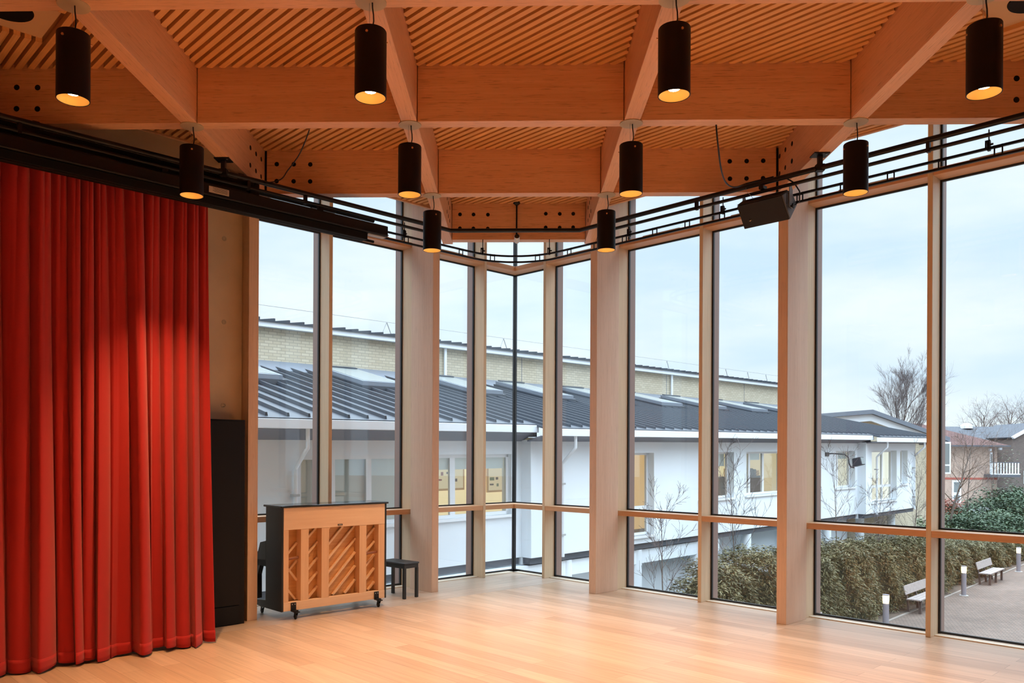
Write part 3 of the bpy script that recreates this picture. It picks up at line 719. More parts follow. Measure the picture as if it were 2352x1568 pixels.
cable('thin black cable drooping from a ceiling beam to the screen housing end', [aty(703, 302, 7.62), aty(692, 333, 7.75), aty(678, 363, 8.0), aty(655, 395, 8.3), aty(632, 420, 8.6), q3], 0.006)

# ================================================================== UPRIGHT PIANO seen from its back
PO = LF(4.43, 1.25)
r = tag(empty('upright_piano', (PO.x, PO.y, 0), LA), 'black upright piano on casters, its bare maple back posts facing the room', 'piano')
PW, PZ0, PZ1 = 0.775, 0.105, 1.365
def onback(u, v, dep=0.0):                # pixel -> piano x,z on its back plane
    d = ray(u, v); k = ((CC.dot(NLV) - 1.25 + dep)) / (d.x * NLV.x + d.y * NLV.y); q = Vector((d.x * k, d.y * k)); return -(q - CC).dot(TLV) + 4.43, 2.0 + d.z * k
for sx in (-1, 1):
    mb = MB(); mb.box(sx * PW, sx * (PW - 0.024), 0.0, 0.40, PZ0, PZ1); mb.build('side_panel', 'piano_satin', r, bevel=0.003)
mb = MB(); mb.box(-PW - 0.022, PW + 0.022, -0.02, 0.43, PZ1, PZ1 + 0.026); mb.build('lid', 'piano_black', r, bevel=0.008)
mb = MB(); mb.box(-PW + 0.026, PW - 0.026, 0.002, 0.05, 1.095, PZ1 - 0.001); ub = mb.build('upper_board', 'maple_x', r, bevel=0.003)
mb = MB(); mb.box(-PW + 0.026, PW - 0.026, 0.0, 0.06, PZ0 + 0.003, 0.215); mb.build('bottom_rail', 'maple_x', r, bevel=0.003)
mb = MB(); mb.box(-PW + 0.026, PW - 0.026, 0.115, 0.135, 0.2, 1.1); mb.build('soundboard', 'soundboard', r)
posts = []
for u0, u1 in ((649.5, 666), (694, 712), (741.5, 758.5), (828.5, 844.5), (872, 887)):
    x0, x1 = onback(u0, 1300)[0], onback(u1, 1300)[0]; x0 = max(x0, -PW + 0.026); x1 = min(x1, PW - 0.026); posts.append((x0, x1))
    mb = MB(); mb.box(x0, x1, 0.004, 0.115, 0.216, 1.094); mb.build('back_post', 'maple_z', r, bevel=0.003)
def rib(xa, za, xb, zb, wdt=0.028):
    a, b = Vector((xa, za)), Vector((xb, zb)); n = (b - a).normalized(); n = Vector((-n.y, n.x)) * wdt / 2
    mb = MB(); mb.prism([tuple(a - n), tuple(b - n), tuple(b + n), tuple(a + n)], 'y', 0.085, 0.116); mb.build('rib', 'maple_x', r, bevel=0.004)
def clip_rib(c, x0, x1, z0=0.22, z1=1.09, sl=1.0):
    xa, xb = x0, x1; za, zb = sl * xa + c, sl * xb + c
    lo, hi = (za, zb)
    pts = []
    for x in (x0, x1):
        z = sl * x + c
        if z0 <= z <= z1: pts.append((x, z))
    for z in (z0, z1):
        x = (z - c) / sl
        if x0 < x < x1: pts.append((x, z))
    if len(pts) >= 2:
        pts.sort(); (a, b), (e, f) = pts[0], pts[-1]
        if abs(a - e) > 0.03: rib(a, b, e, f)
for c in (1.34, 1.14, 0.94, 0.76, 0.58, 0.40, 0.22, 0.04, -0.14, -0.32):
    for b0, b1 in zip(posts[:-1], posts[1:]):
        if b0 is posts[0]: continue
        clip_rib(c, b0[1] + 0.004, b1[0] - 0.004)
for c in (1.44, 1.22): clip_rib(c, posts[0][1] + 0.004, posts[1][0] - 0.004, 0.55)
for c in (-0.16, -0.42, 0.05): clip_rib(c, posts[0][1] + 0.004, posts[1][0] - 0.004, 0.22, 0.7, -1.2)
for xa, xb, z in ((posts[0][1] - 0.004, posts[1][0] - 0.01, 0.735), (posts[3][1] + 0.02, posts[4][0] + 0.01, 0.715)):
    mb = MB(); mb.tube([(xa, 0.05, z), (xb, 0.05, z + 0.012)], 0.017, 12); mb.build('grip_peg', 'peg_wood', r, smooth=True)
xa, za = onback(783, 1208); mb = MB(); mb.box(xa - 0.035, xa + 0.035, -0.003, 0.003, za - 0.010, za + 0.010); npl = mb.build('maker_plate', 'ink', r)
mb = MB(); mb.box(xa - 0.024, xa + 0.024, -0.004, -0.003, za - 0.003, za + 0.003); mb.build('plate_line', 'label_paper', npl)
mb = MB(); mb.box(-PW + 0.026, PW - 0.026, 0.36, 0.385, 0.20, PZ1); mb.build('front_panel', 'piano_black', r)
mb = MB(); mb.box(-PW, PW, 0.40, 0.68, 0.62, 0.70); mb.build('keybed', 'piano_satin', r, bevel=0.004)
mb = MB(); mb.box(-PW + 0.05, PW - 0.05, 0.40, 0.52, 0.74, 0.93); mb.box(-PW + 0.05, PW - 0.05, 0.40, 0.60, 0.70, 0.76); mb.build('key_lid', 'piano_black', r, bevel=0.01)
for sx in (-1, 1):
    mb = MB(); mb.prism([(0.40, 0.62), (0.68, 0.62), (0.69, 0.74), (0.60, 0.80), (0.55, 0.91), (0.40, 0.94)], 'x', sx * PW, sx * (PW - 0.045)); mb.build('key_arm', 'piano_satin', r, bevel=0.004)
    mb = MB(); mb.prism([(0.55, 0.62), (0.68, 0.62), (0.65, 0.50), (0.645, 0.20), (0.60, 0.20), (0.605, 0.50)], 'x', sx * PW, sx * (PW - 0.06)); mb.build('console_leg', 'piano_satin', r, bevel=0.004)
    mb = MB(); mb.prism([(0.38, PZ0), (0.70, PZ0 + 0.01), (0.70, PZ0 + 0.07), (0.38, PZ0 + 0.10)], 'x', sx * PW, sx * (PW - 0.07)); mb.build('toe', 'piano_satin', r, bevel=0.004)
def caster(x, y, front):
    mb = MB(); mb.box(x - 0.03, x + 0.03, y - 0.03, y + 0.03, 0.088, 0.100); mb.prism([(y - 0.012, 0.088), (y + 0.030, 0.088), (y + 0.045, 0.03), (y + 0.02, 0.025)], 'x', x - 0.017, x - 0.013)
    mb.prism([(y - 0.012, 0.088), (y + 0.030, 0.088), (y + 0.045, 0.03), (y + 0.02, 0.025)], 'x', x + 0.013, x + 0.017)
    c = mb.build('caster', 'black_metal', r)
    m2 = MB(); m2.M = Matrix.Translation((x, y + 0.028, 0.033)) @ Matrix.Rotation(radians(90), 4, 'Y'); m2.lathe([(0.0, -0.011), (0.024, -0.011), (0.032, -0.006), (0.032, 0.006), (0.024, 0.011), (0.0, 0.011)], 20); m2.build('wheel', 'rubber', c, smooth=True)
    m2 = MB(); m2.M = Matrix.Translation((x, y + 0.028, 0.033)) @ Matrix.Rotation(radians(90), 4, 'Y'); m2.lathe([(0.0, -0.014), (0.011, -0.014), (0.011, 0.014), (0.0, 0.014)], 14); m2.build('hub', 'steel', c, smooth=True)
for sx in (-1, 1):
    x = sx * 0.615
    mb = MB(); mb.box(x - 0.036, x + 0.036, -0.007, 0.0, 0.118, 0.205); mb.box(x - 0.036, x + 0.036, -0.06, 0.0, 0.100, 0.118); pl = mb.build('caster_plate', 'black_metal', r)
    for k in (-1, 1):
        m2 = MB(); m2.cyl((x + k * 0.018, -0.0095, 0.185), (x + k * 0.018, -0.006, 0.185), 0.006, 8); m2.build('screw', 'steel', pl)
    caster(x + 0.02, -0.045, True); caster(sx * 0.70, 0.60, False)

# ================================================================== PIANO STOOL
so = LF(3.085, 0.765); r = tag(empty('piano_stool', (so.x, so.y, 0), LA + radians(6)), 'square-legged black piano stool with a padded seat beside the piano', 'stool')
sw, sd = 0.148, 0.275
mb = MB(); mb.box(-sw, sw, -sd, sd, 0.478, 0.505); mb.build('seat', 'leatherette', r, bevel=0.012)
mb = MB(); mb.box(-sw + 0.012, sw - 0.012, -sd + 0.012, sd - 0.012, 0.425, 0.477); mb.build('apron', 'piano_satin', r, bevel=0.003)
for sx in (-1, 1):
    for sy in (-1, 1):
        mb = MB(); x, y = sx * (sw - 0.03), sy * (sd - 0.03); mb.box(x - 0.02, x + 0.02, y - 0.02, y + 0.02, 0, 0.426); mb.build('leg', 'piano_satin', r, bevel=0.003)

# ================================================================== OUTSIDE
G = -3.2
def LP(b, e, z=0.0):                       # outside frame of the left side: b past the corner, e beyond the glass
    p = CC - TLV * b + NLV * e; return Vector((p.x, p.y, z))
def px_on(u, v, e):                        # pixel -> (b, z) on the plane e beyond the left glass
    d = ray(u, v); k = (CC.dot(NLV) + e) / (d.x * NLV.x + d.y * NLV.y); q = Vector((d.x * k, d.y * k)) - CC
    return -q.dot(TLV), 2.0 + d.z * k
mb = MB(); mb.box(-150, 200, -60, 260, G - 0.3, G); tag(mb.build('ground', 'paving'), kind='structure')
def patch(name, m, pts, z):
    mb = MB(); mb.prism(pts, 'z', G - 0.05, z); return tag(mb.build(name, m), kind='structure')
patch('path', 'tarmac', [(14, 47), (70, 58), (140, 120), (40, 110)], G + 0.004)
PA, PB = Vector((11.84, 26.17)), Vector((23.10, 38.63)); PD = (PB - PA).normalized(); PN = Vector((-PD.y, PD.x))
def PE(s, o, z=0.0): q = PA + PD * s + PN * o; return Vector((q.x, q.y, z))
patch('garden_ground', 'soil', [tuple(PE(s, o)[:2]) for s, o in ((-10.8, 0.12), (22, 0.12), (22, 2.1), (-10.8, 2.1))], G + 0.02)
mb = MB()
mb.hexa([PE(-13.5, 0.05, G), PE(22, 0.05, G), PE(22, 0.14, G), PE(-13.5, 0.14, G)], [PE(-13.5, 0.05, G + 0.03), PE(22, 0.05, G + 0.03), PE(22, 0.14, G + 0.03), PE(-13.5, 0.14, G + 0.03)])
tag(mb.build('kerb', 'kerb'), kind='structure')

plain('bounce_pale', (0.66, 0.66, 0.64), 0.9, var=0.1, vscale=0.7)  # pale tone picked to throw light up the white walls
patch('bounce_ground', 'bounce_pale', [tuple(LP(b, e)[:2]) for b, e in ((-14, 0.25), (20, 0.25), (20, 2.8), (-14, 2.8))], G + 0.006)  # ground strip added for its bounce onto the white building
# ---- the white building across the gap
TILT = 0.0125
wb = tag(empty('school_building', C3, LA), 'long white two-storey building with a grey seamed metal roof and overhanging upper floor', 'building')
wb.rotation_euler = (0, -TILT, LA)
def wall_open(name, m, x0, x1, z0, z1, e, th, ops, parent):
    xs = sorted({x0, x1, *[v for o in ops for v in o[:2]]}); mb = MB()
    for xa, xb in zip(xs[:-1], xs[1:]):
        zs = [(z0, z1)]
        for o in ops:
            if o[0] <= xa and o[1] >= xb:
                zs = [q for a, b in zs for q in ((a, min(b, o[2])), (max(a, o[3]), b)) if q[1] - q[0] > 1e-6]
        for a, b in zs: mb.box(xa, xb, e, e + th, a, b)
    o = mb.build(name, m, parent, fix=False)
    me = o.data; b = bmesh.new(); b.from_mesh(me); bmesh.ops.remove_doubles(b, verts=b.verts, dist=1e-5)
    seen = {}
    for f in b.faces: seen.setdefault(frozenset(v.index for v in f.verts), []).append(f)
    bmesh.ops.delete(b, geom=[f for fs in seen.values() if len(fs) > 1 for f in fs], context='FACES_ONLY')
    b.to_mesh(me); b.free(); return o
def far_window(x0, x1, z0, z1, e, muls, trs=(), rec=0.2, fr=0.055, sill=True, blinds=(), parent=wb, glass='far_glass', frm='upvc_white'):
    mb = MB(); y0, y1 = e + rec, e + rec + 0.06
    mb.box(x0, x1, y0, y1, z0, z0 + fr); mb.box(x0, x1, y0, y1, z1 - fr, z1); mb.box(x0, x0 + fr, y0, y1, z0, z1); mb.box(x1 - fr, x1, y0, y1, z0, z1)
    for m, wd in muls: mb.box(m - wd, m + wd, y0, y1, z0 + fr, z1 - fr)
    for xa, xb, z in trs: mb.box(xa, xb, y0, y1, z - 0.045, z + 0.045)
    if sill: mb.box(x0 - 0.05, x1 + 0.02, e - 0.05, y0 + 0.02, z0 - 0.055, z0)
    w_ = mb.build('window', frm, parent, fix=False)
    ed = [x0 + fr] + [v for m, wd in muls for v in (m - wd, m + wd)] + [x1 - fr]
    for xa, xb in zip(ed[::2], ed[1::2]):
        zz = sorted([z0 + fr, z1 - fr] + [q for t in trs if t[0] <= xa + 0.05 and t[1] >= xb - 0.05 for q in (t[2] - 0.045, t[2] + 0.045)])
        for za, zb in zip(zz[::2], zz[1::2]):
            p = MB(); p.box(xa, xb, y0 + 0.022, y0 + 0.036, za, zb); p.build('pane', glass, w_)
    for xa, xb, zb in blinds:
        p = MB(); p.box(xa, xb, y1 + 0.03, y1 + 0.045, zb, z1 - 0.02); p.build('blind', 'blind_grey', w_)
    return w_
E1, E2, E3 = 2.5, 2.2, 1.9
WZ0, WZ1 = -0.25, 2.335
wall_open('wall', 'render_white', -9, 2.73, WZ0, WZ1, E1, 0.3, [(-2.76, 2.43, 0.72, 2.03)], wb)
wall_open('wall', 'render_white', 2.731, 19.72, WZ0, WZ1, E2, 0.3, [(5.75, 7.28, -0.06, 2.03), (9.36, 11.2, 0.72, 2.03), (11.9, 14.3, 0.74, 2.03), (17.95, 19.52, 0.74, 2.03)], wb)
wall_open('wall', 'render_white', 19.721, 24.5, WZ0, WZ1, E3, 0.3, [(20.24, 22.58, 0.16, 2.03), (22.93, 23.68, 0.74, 2.03)], wb)
far_window(-2.76, 2.43, 0.72, 2.03, E1, [(-2.06, 0.07), (-1.25, 0.06), (-0.25, 0.06), (0.82, 0.07), (1.55, 0.07)], rec=0.10, fr=0.07, blinds=[(-2.7, -0.2, 0.75), (-0.2, 2.36, 1.72)])
far_window(5.75, 7.28, -0.06, 2.03, E2, [(6.3, 0.05)], [(5.75, 7.28, 0.63)])
far_window(9.36, 11.2, 0.72, 2.03, E2, [(10.32, 0.07)], blinds=[(10.35, 11.15, 1.62)])
far_window(11.9, 14.3, 0.74, 2.03, E2, [(12.42, 0.05), (13.25, 0.05)], blinds=[(12.5, 13.2, 1.78)])
far_window(17.95, 19.52, 0.74, 2.03, E2, [(18.5, 0.05)], blinds=[(18.55, 19.45, 1.75)])
far_window(20.24, 22.58, 0.16, 2.03, E3, [(21.7, 0.05)], [(20.24, 22.58, 0.70)])
far_window(22.93, 23.68, 0.74, 2.03, E3, [])
def bx(name, m, b, parent=wb, bevel=0.0):
    mb = MB(); mb.box(*b); return mb.build(name, m, parent, bevel=bevel)
# rooms behind the windows; their back walls glow in place of room lamps
bx('room_wall', 'room_glow_yellow', (-0.3, 4.4, 4.75, 4.85, -0.2, 2.3)); bx('room_wall', 'room_glow_dim', (-6, -0.31, 3.2, 3.3, -0.2, 2.3))
bx('room_wall', 'room_glow_amber', (4.9, 10.4, 4.2, 4.3, -0.2, 2.3)); bx('room_wall', 'room_glow_yellow', (10.45, 14.6, 4.4, 4.5, -0.2, 2.3))
bx('room_wall', 'room_glow_dim', (14.65, 20.0, 5.2, 5.3, -0.2, 2.3)); bx('room_wall', 'room_glow_pale', (17.5, 27, 3.6, 3.7, -0.2, 2.3))
bx('room_floor', 'room_dark', (-9, 26, 2.85, 8.0, -0.26, -0.2)); bx('room_ceiling', 'render_white', (-9, 26, 2.85, 8.0, 2.34, 2.4))
bx('bookcase', 'room_dark', (12.6, 14.6, 3.2, 3.6, 0.0, 1.25))
rn = random.Random(3)
for k in range(9): bx('book_box', rn.choice(['paper_cream', 'pin_frame', 'paper_red', 'paper_dark']), (12.65 + 0.2 * k, 12.8 + 0.2 * k, 3.15, 3.4, 1.25, 1.25 + rn.uniform(0.12, 0.35)))
def notice(u0, v0, u1, v1):
    (b0, z1), (b1, z0) = px_on(u0, v0, 4.74), px_on(u1, v1, 4.74); z0 -= TILT * b0; z1 -= TILT * b0
    fr = bx('noticeboard', 'pin_frame', (b0, b1, 4.70, 4.745, z0, z1)); bx('board', 'paper_cream', (b0 + 0.05, b1 - 0.05, 4.69, 4.70, z0 + 0.05, z1 - 0.05), fr)
    zz = z1 - 0.14
    while zz > z0 + 0.12:
        xx = b0 + 0.08
        while xx < b1 - 0.16:
            wd = rn.uniform(0.06, 0.22); ht = rn.uniform(0.03, 0.10)
            if rn.random() < 0.75: bx('notice', rn.choice(['paper_dark', 'paper_red', 'paper_red', 'paper_dark', 'paper_green']), (xx, min(xx + wd, b1 - 0.08), 4.684, 4.69, zz - ht, zz), fr)
            xx += wd + rn.uniform(0.03, 0.12)
        zz -= rn.uniform(0.12, 0.17)
notice(992, 1072, 1066, 1126); notice(1118, 1068, 1155, 1129)
# eaves: sloping soffit board, gutter, roof with standing seams
for x0, x1, e in ((-9, 2.76, E1), (2.64, 19.9, E2), (19.76, 25.2, E3)):
    dz = (e - E1) * 0.248
    mb = MB(); mb.prism([(e + 0.02, 2.30), (e - 0.40, 2.485 + dz), (e - 0.40, 2.50 + dz), (e + 0.02, 2.335)], 'x', x0, x1); mb.build('soffit', 'soffit_grey', wb)
    bx('gutter', 'gutter_white', (x0, x1, e - 0.515, e - 0.37, 2.492 + dz, 2.650 + dz), bevel=0.006)
    bx('fascia_end', 'roof_flash', (x1 - 0.02, x1 + 0.10, e - 0.36, e + 0.1, 2.40 + dz, 2.66 + dz))
def zr(b): return 4.16 - 0.0075 * b
SL = lambda e, b: 2.675 + (e - 2.02) * (zr(b) - 2.675) / (8.0 - 2.02)
mb = MB()
for x0, x1, e in ((-9, 2.76, 2.0), (2.70, 19.9, 1.7), (19.82, 25.4, 1.4)):
    mb.hexa([(x0, e, SL(e, x0) - 0.05), (x1, e, SL(e, x1) - 0.05), (x1, 8.0, zr(x1) - 0.05), (x0, 8.0, zr(x0) - 0.05)], [(x0, e, SL(e, x0)), (x1, e, SL(e, x1)), (x1, 8.0, zr(x1)), (x0, 8.0, zr(x0))])
    k = math.ceil(x0 / 0.4)
    while k * 0.4 < x1:
        b = k * 0.4; k += 1
        mb.hexa([(b - 0.028, e + 0.12, SL(e + 0.12, b) - 0.005), (b + 0.028, e + 0.12, SL(e + 0.12, b) - 0.005), (b + 0.028, 7.75, SL(7.75, b)), (b - 0.028, 7.75, SL(7.75, b))],
                [(b - 0.016, e + 0.12, SL(e + 0.12, b) + 0.06), (b + 0.016, e + 0.12, SL(e + 0.12, b) + 0.06), (b + 0.016, 7.75, SL(7.75, b) + 0.06), (b - 0.016, 7.75, SL(7.75, b) + 0.06)])
mb.build('roof', 'roof_metal', wb)
mb = MB(); mb.hexa([(-9, 7.5, SL(7.5, -9) + 0.0), (26, 7.5, SL(7.5, 26)), (26, 8.02, zr(26)), (-9, 8.02, zr(-9))], [(-9, 7.7, SL(7.7, -9) + 0.07), (26, 7.7, SL(7.7, 26) + 0.07), (26, 8.02, zr(26) + 0.16), (-9, 8.02, zr(-9) + 0.16)])
mb.build('flashing', 'roof_flash', wb)
for xr in (-1.45, 1.80, 5.05, 7.9, 10.7, 13.5, 16.3, 19.3, 22.2):
    x0, x1, ea, eb = xr - 1.22, xr, 5.45, 7.45
    def quad(g, h): return [(x0 - g, ea - g, SL(ea - g, x0) + h), (x1 + g, ea - g, SL(ea - g, x1) + h), (x1 + g, eb + g * 0.3, SL(eb, x1) + h), (x0 - g, eb + g * 0.3, SL(eb, x0) + h)]
    mb = MB(); mb.hexa(quad(0.06, -0.03), quad(0.06, 0.10)); rl = mb.build('rooflight', 'roof_metal', wb)
    mb = MB(); mb.hexa(quad(0.0, 0.10), quad(0.0, 0.19)); mb.build('curb', 'roof_flash', rl)
    mb = MB(); mb.hexa(quad(-0.07, 0.19), quad(-0.07, 0.197)); mb.build('pane', 'rooflight_glass', rl)
    mb = MB(); mb.hexa([(x0 + 0.1, eb - 0.12, SL(eb - 0.12, x0) + 0.2), (x1 - 0.1, eb - 0.12, SL(eb - 0.12, x0) + 0.2), (x1 - 0.1, eb, SL(eb, x0) + 0.2), (x0 + 0.1, eb, SL(eb, x0) + 0.2)], [(x0 + 0.1, eb - 0.12, SL(eb - 0.12, x0) + 0.23), (x1 - 0.1, eb - 0.12, SL(eb - 0.12, x0) + 0.23), (x1 - 0.1, eb, SL(eb, x0) + 0.23), (x0 + 0.1, eb, SL(eb, x0) + 0.23)]); mb.build('top_cover', 'roof_metal', rl)
for x, e in ((-2.86, E1), (3.72, E2), (20.55, E3), (24.25, E3)):
    mb = MB(); mb.tube([(x, e - 0.43, 2.50), (x, e - 0.43, 2.16), (x - 0.02, e - 0.41, 2.13), (x - 0.03, e - 0.12, 1.86), (x - 0.03, e - 0.07, 1.80), (x - 0.03, e - 0.07, -0.30)], 0.036, 10)
    dp = mb.build('downpipe', 'gutter_white', wb, smooth=True)
    for z in (1.35, 0.2): bx('pipe_clip', 'grey_alu', (x - 0.10, x + 0.03, e - 0.11, e, z - 0.02, z + 0.02), dp)
# underside of the overhang and the recessed ground floor
for x0, x1, e in ((-9, 2.73, E1), (2.73, 19.72, E2), (19.72, 24.5, E3)):
    bx('base_band', 'band_dark', (x0 + 0.03, x1 - 0.03, e + 0.06, e + 0.3, -0.40, -0.25)); bx('overhang_floor', 'render_white', (x0, x1, e + 0.28, 8.0, -0.42, -0.26))
bx('lower_beam', 'render_white', (-9, 10.6, E2 + 0.12, E2 + 0.4, -0.78, -0.43))
bx('ground_floor_wall', 'render_white', (-9, 20.3, 2.82, 3.1, G - 0.6, -0.42)); bx('ground_floor_wall', 'brick_buff', (20.3, 27.5, 2.9, 3.2, G - 0.6, -0.42))
for b in (1.4, 4.1, 6.8, 9.53, 12.26, 14.98, 17.7, 20.45, 23.4):
    mb = MB(); mb.cyl((b, 2.42, G - 0.6), (b, 2.42, -0.42), 0.15, 24); mb.build('round_pillar', 'render_white', wb, smooth=True)
bx('low_window_sign', 'upvc_white', (15.4, 16.6, 2.76, 2.82, -1.9, -0.8)); bx('low_pane', 'rooflight_glass', (15.5, 16.5, 2.75, 2.76, -1.8, -0.9))
# floodlight on a bracket
r = tag(empty('floodlight', LP(17.2, E2, 0), LA), 'black floodlight on a curved bracket on the white building wall', 'floodlight'); zt = TILT * 17.2
mb = MB(); mb.tube([(0, 0.0, 1.93 + zt), (0.12, -0.12, 1.95 + zt), (0.42, -0.42, 1.93 + zt), (0.52, -0.52, 1.82 + zt), (0.50, -0.55, 1.62 + zt), (0.55, -0.58, 1.50 + zt), (0.72, -0.62, 1.47 + zt)], 0.022, 8); mb.build('bracket', 'flood_black', r, smooth=True)
mb = MB(); mb.box(-0.13, 0.13, -0.03, 0.06, 1.86 + zt, 1.99 + zt); mb.build('junction_box', 'flood_black', r)
mb = MB(); mb.prism([(-0.62, 1.50 + zt), (-0.92, 1.58 + zt), (-0.86, 1.84 + zt), (-0.60, 1.78 + zt)], 'x', 0.60, 0.92); hd = mb.build('lamp_head', 'flood_black', r, bevel=0.01)
mb = MB(); mb.prism([(-0.885, 1.62 + zt), (-0.935, 1.60 + zt), (-0.875, 1.82 + zt), (-0.855, 1.80 + zt)], 'x', 0.64, 0.88); mb.build('lens', 'rooflight_glass', hd)

# ---- buff brick upper hall behind it
cb = tag(empty('brick_hall', C3, LA), 'buff brick upper hall rising behind the white building, with white eaves board', 'building'); cb.rotation_euler = (0, -0.0047, LA)
bx('wall', 'brick_buff', (-9, 28, 8.0, 8.3, 3.6, 5.14), cb); bx('eaves_board', 'gutter_white', (-9, 28.1, 7.82, 8.0, 5.10, 5.245), cb)
mb = MB(); mb.prism([(7.78, 5.245), (16, 6.0), (16, 5.9), (7.78, 5.22)], 'x', -9, 28.2)
k = -22
while k * 0.4 < 28: mb.prism([(7.8, 5.24), (16, 5.99), (16, 6.05), (7.8, 5.315)], 'x', k * 0.4 - 0.02, k * 0.4 + 0.02); k += 1
mb.build('roof', 'roof_metal', cb)
for u, v in ((1022, 850), (1542, 890)):
    b = px_on(u, v, 7.93)[0]; mb = MB(); mb.tube([(b, 7.93, 5.12), (b, 7.93, 4.30), (b + 0.03, 7.9, 4.2)], 0.045, 10); mb.build('downpipe', 'gutter_white', cb, smooth=True)
for b in (-1.6, 8.3, 16.2, 22.0): bx('movement_joint', 'soffit_grey', (b, b + 0.02, 7.994, 8.0, 4.0, 5.1), cb)
wl_ = tag(empty('roof_safety_line', C3, LA), 'thin wire safety line on small posts along the brick hall roof edge', 'safety line'); wl_.rotation_euler = (0, -0.0047, LA)
mb = MB(); mb.tube([(-9, 8.6, 5.76), (30, 8.6, 5.76)], 0.008, 6); mb.build('wire', 'grey_alu', wl_)
for u in (887, 1155, 1530, 1665, 1715, 1757):
    b = px_on(u, 800, 8.6)[0]; mb = MB()
    for dx in (-0.22, 0.22): mb.tube([(b + dx, 8.6, 5.30), (b, 8.6, 5.76)], 0.014, 6)
    mb.build('post', 'grey_alu', wl_)

# ---- gabled building beyond the white one
gb_y = 47.0
def gp(u, v, y=gb_y): p = aty(u, v, y); return p.x, p.z
(xl, zl), (xm, zm), (xr_, zr_) = gp(1872, 943), gp(2004, 941), gp(2182, 1003)
r = tag(empty('gabled_building', (0, gb_y, 0)), 'buff brick building end with a low grey-edged gable roof, past the white building', 'building')
mb = MB(); mb.prism([(xl - 8, G), (gp(2166, 1000)[0], G), (gp(2166, 1000)[0], zr_ - 0.1), (xm, zm - 0.25), (xl - 8, zl - 1.15)], 'y', 0.5, 14); mb.build('wall', 'brick_buff', r)
def band(o0, o1): return [(xl - 8, zl - 0.9 + o0), (xm, zm + o0), (xr_, zr_ + o0), (xr_, zr_ + o1), (xm, zm + o1), (xl - 8, zl - 0.9 + o1)]
def gable(name, m, o0, o1, y0, y1):
    mb = MB(); b = band(o0, o1); mb.prism([b[0], b[1], b[4], b[5]], 'y', y0, y1); mb.prism([b[1], b[2], b[3], b[4]], 'y', y0, y1); return mb.build(name, m, r)
gable('roof', 'roof_flash', 0.0, 0.24, 0.0, 14.5); gable('barge_board', 'gutter_white', -0.40, -0.01, 0.22, 0.5)
x0, z1 = gp(2163, 1004); x1, z0 = gp(2182, 1077)
bay = bx('bay_window', 'upvc_white', (x0, x1, -0.1, 0.55, z0, z1), r)
for za, zb in ((z0 + 0.1, z0 + 0.45), (z0 + 0.55, z1 - 0.1)): bx('pane', 'rooflight_glass', (x0 + 0.08, x1 - 0.08, -0.11, -0.10, za, zb), bay)

# ---- pink brick house
hy = 92.0
def hp(u, v, y=hy): p = aty(u, v, y); return p.x, p.z
xa, xb = hp(2095, 1008)[0], hp(2290, 1008)[0]; ze = hp(2200, 1010)[1]; zridge = hp(2150, 957)[1]
r = tag(empty('brick_house', (0, hy, 0)), 'pink brick two-storey house with a hipped red tiled roof', 'house')
mb = MB(); mb.box(xa, xb, 0, 11, G - 0.5, ze); mb.build('wall', 'brick_pink', r)
xe0, xe1 = hp(2085, 1008)[0], hp(2309, 1008)[0]; ym = 5.5
mb = MB(); mb.add([(xe0, -0.9, ze - 0.1), (xe1, -0.9, ze - 0.1), (xe1, 11.9, ze - 0.1), (xe0, 11.9, ze - 0.1), (xe0 - 4, ym, zridge), (hp(2168, 957)[0], ym, zridge)], [(0, 1, 5, 4), (1, 2, 5), (2, 3, 4, 5), (3, 0, 4), (3, 2, 1, 0)]); mb.build('roof', 'tile_red', r)
bx('gutter', 'band_dark', (xe0, xe1, -1.0, -0.85, ze - 0.22, ze - 0.06), r)
zb_ = hp(2200, 1090)[1]; bx('brick_band', 'brick_red_band', (xa, xb, -0.03, 0.0, zb_, zb_ + 0.22), r)
def hrect(name, m, u0, v0, u1, v1, par, y0=-0.06, y1=0.0):
    (p0, q1), (p1, q0) = hp(u0, v0), hp(u1, v1); return bx(name, m, (p0, p1, y0, y1, q0, q1), par)
dr = hrect('door', 'upvc_white', 2187, 1092, 2208, 1144, r); hrect('pane', 'rooflight_glass', 2191, 1096, 2204, 1119, dr, -0.08, -0.06); hrect('pane', 'rooflight_glass', 2191, 1126, 2204, 1140, dr, -0.08, -0.06)
dr = hrect('upper_door', 'upvc_white', 2273, 1027, 2279, 1076, r); hrect('pane', 'rooflight_glass', 2275, 1031, 2278, 1050, dr, -0.08, -0.06)
hrect('downpipe', 'clad_brown', 2281, 1012, 2283, 1078, r, -0.15, -0.03); hrect('wall_lamp', 'upvc_white', 2270, 1018, 2274, 1024, r, -0.3, 0.0); hrect('wall_lamp', 'upvc_white', 2292, 1016, 2298, 1021, r, -0.3, 0.0)
r = tag(empty('footbridge', (0, hy - 1.2, 0)), 'small footbridge with white balusters and a dark deck beside the brick house', 'footbridge')
(q0, zt_), (q1, zb_) = hp(2275, 1051, hy - 1.2), hp(2344, 1077, hy - 1.2)
bx('deck', 'band_dark', (q0, q1, 0, 1.2, zb_ - 0.30, zb_), r); bx('handrail', 'band_dark', (q0, q1, 0, 0.08, zt_, zt_ + 0.08), r); bx('white_edge', 'upvc_white', (q0, q1, -0.02, 0.0, zb_ - 0.02, zb_ + 0.08), r)
for k in range(10): x = q0 + 0.2 + (q1 - q0 - 0.4) * k / 9; bx('baluster', 'upvc_white', (x - 0.06, x + 0.06, 0.0, 0.06, zb_, zt_), r)

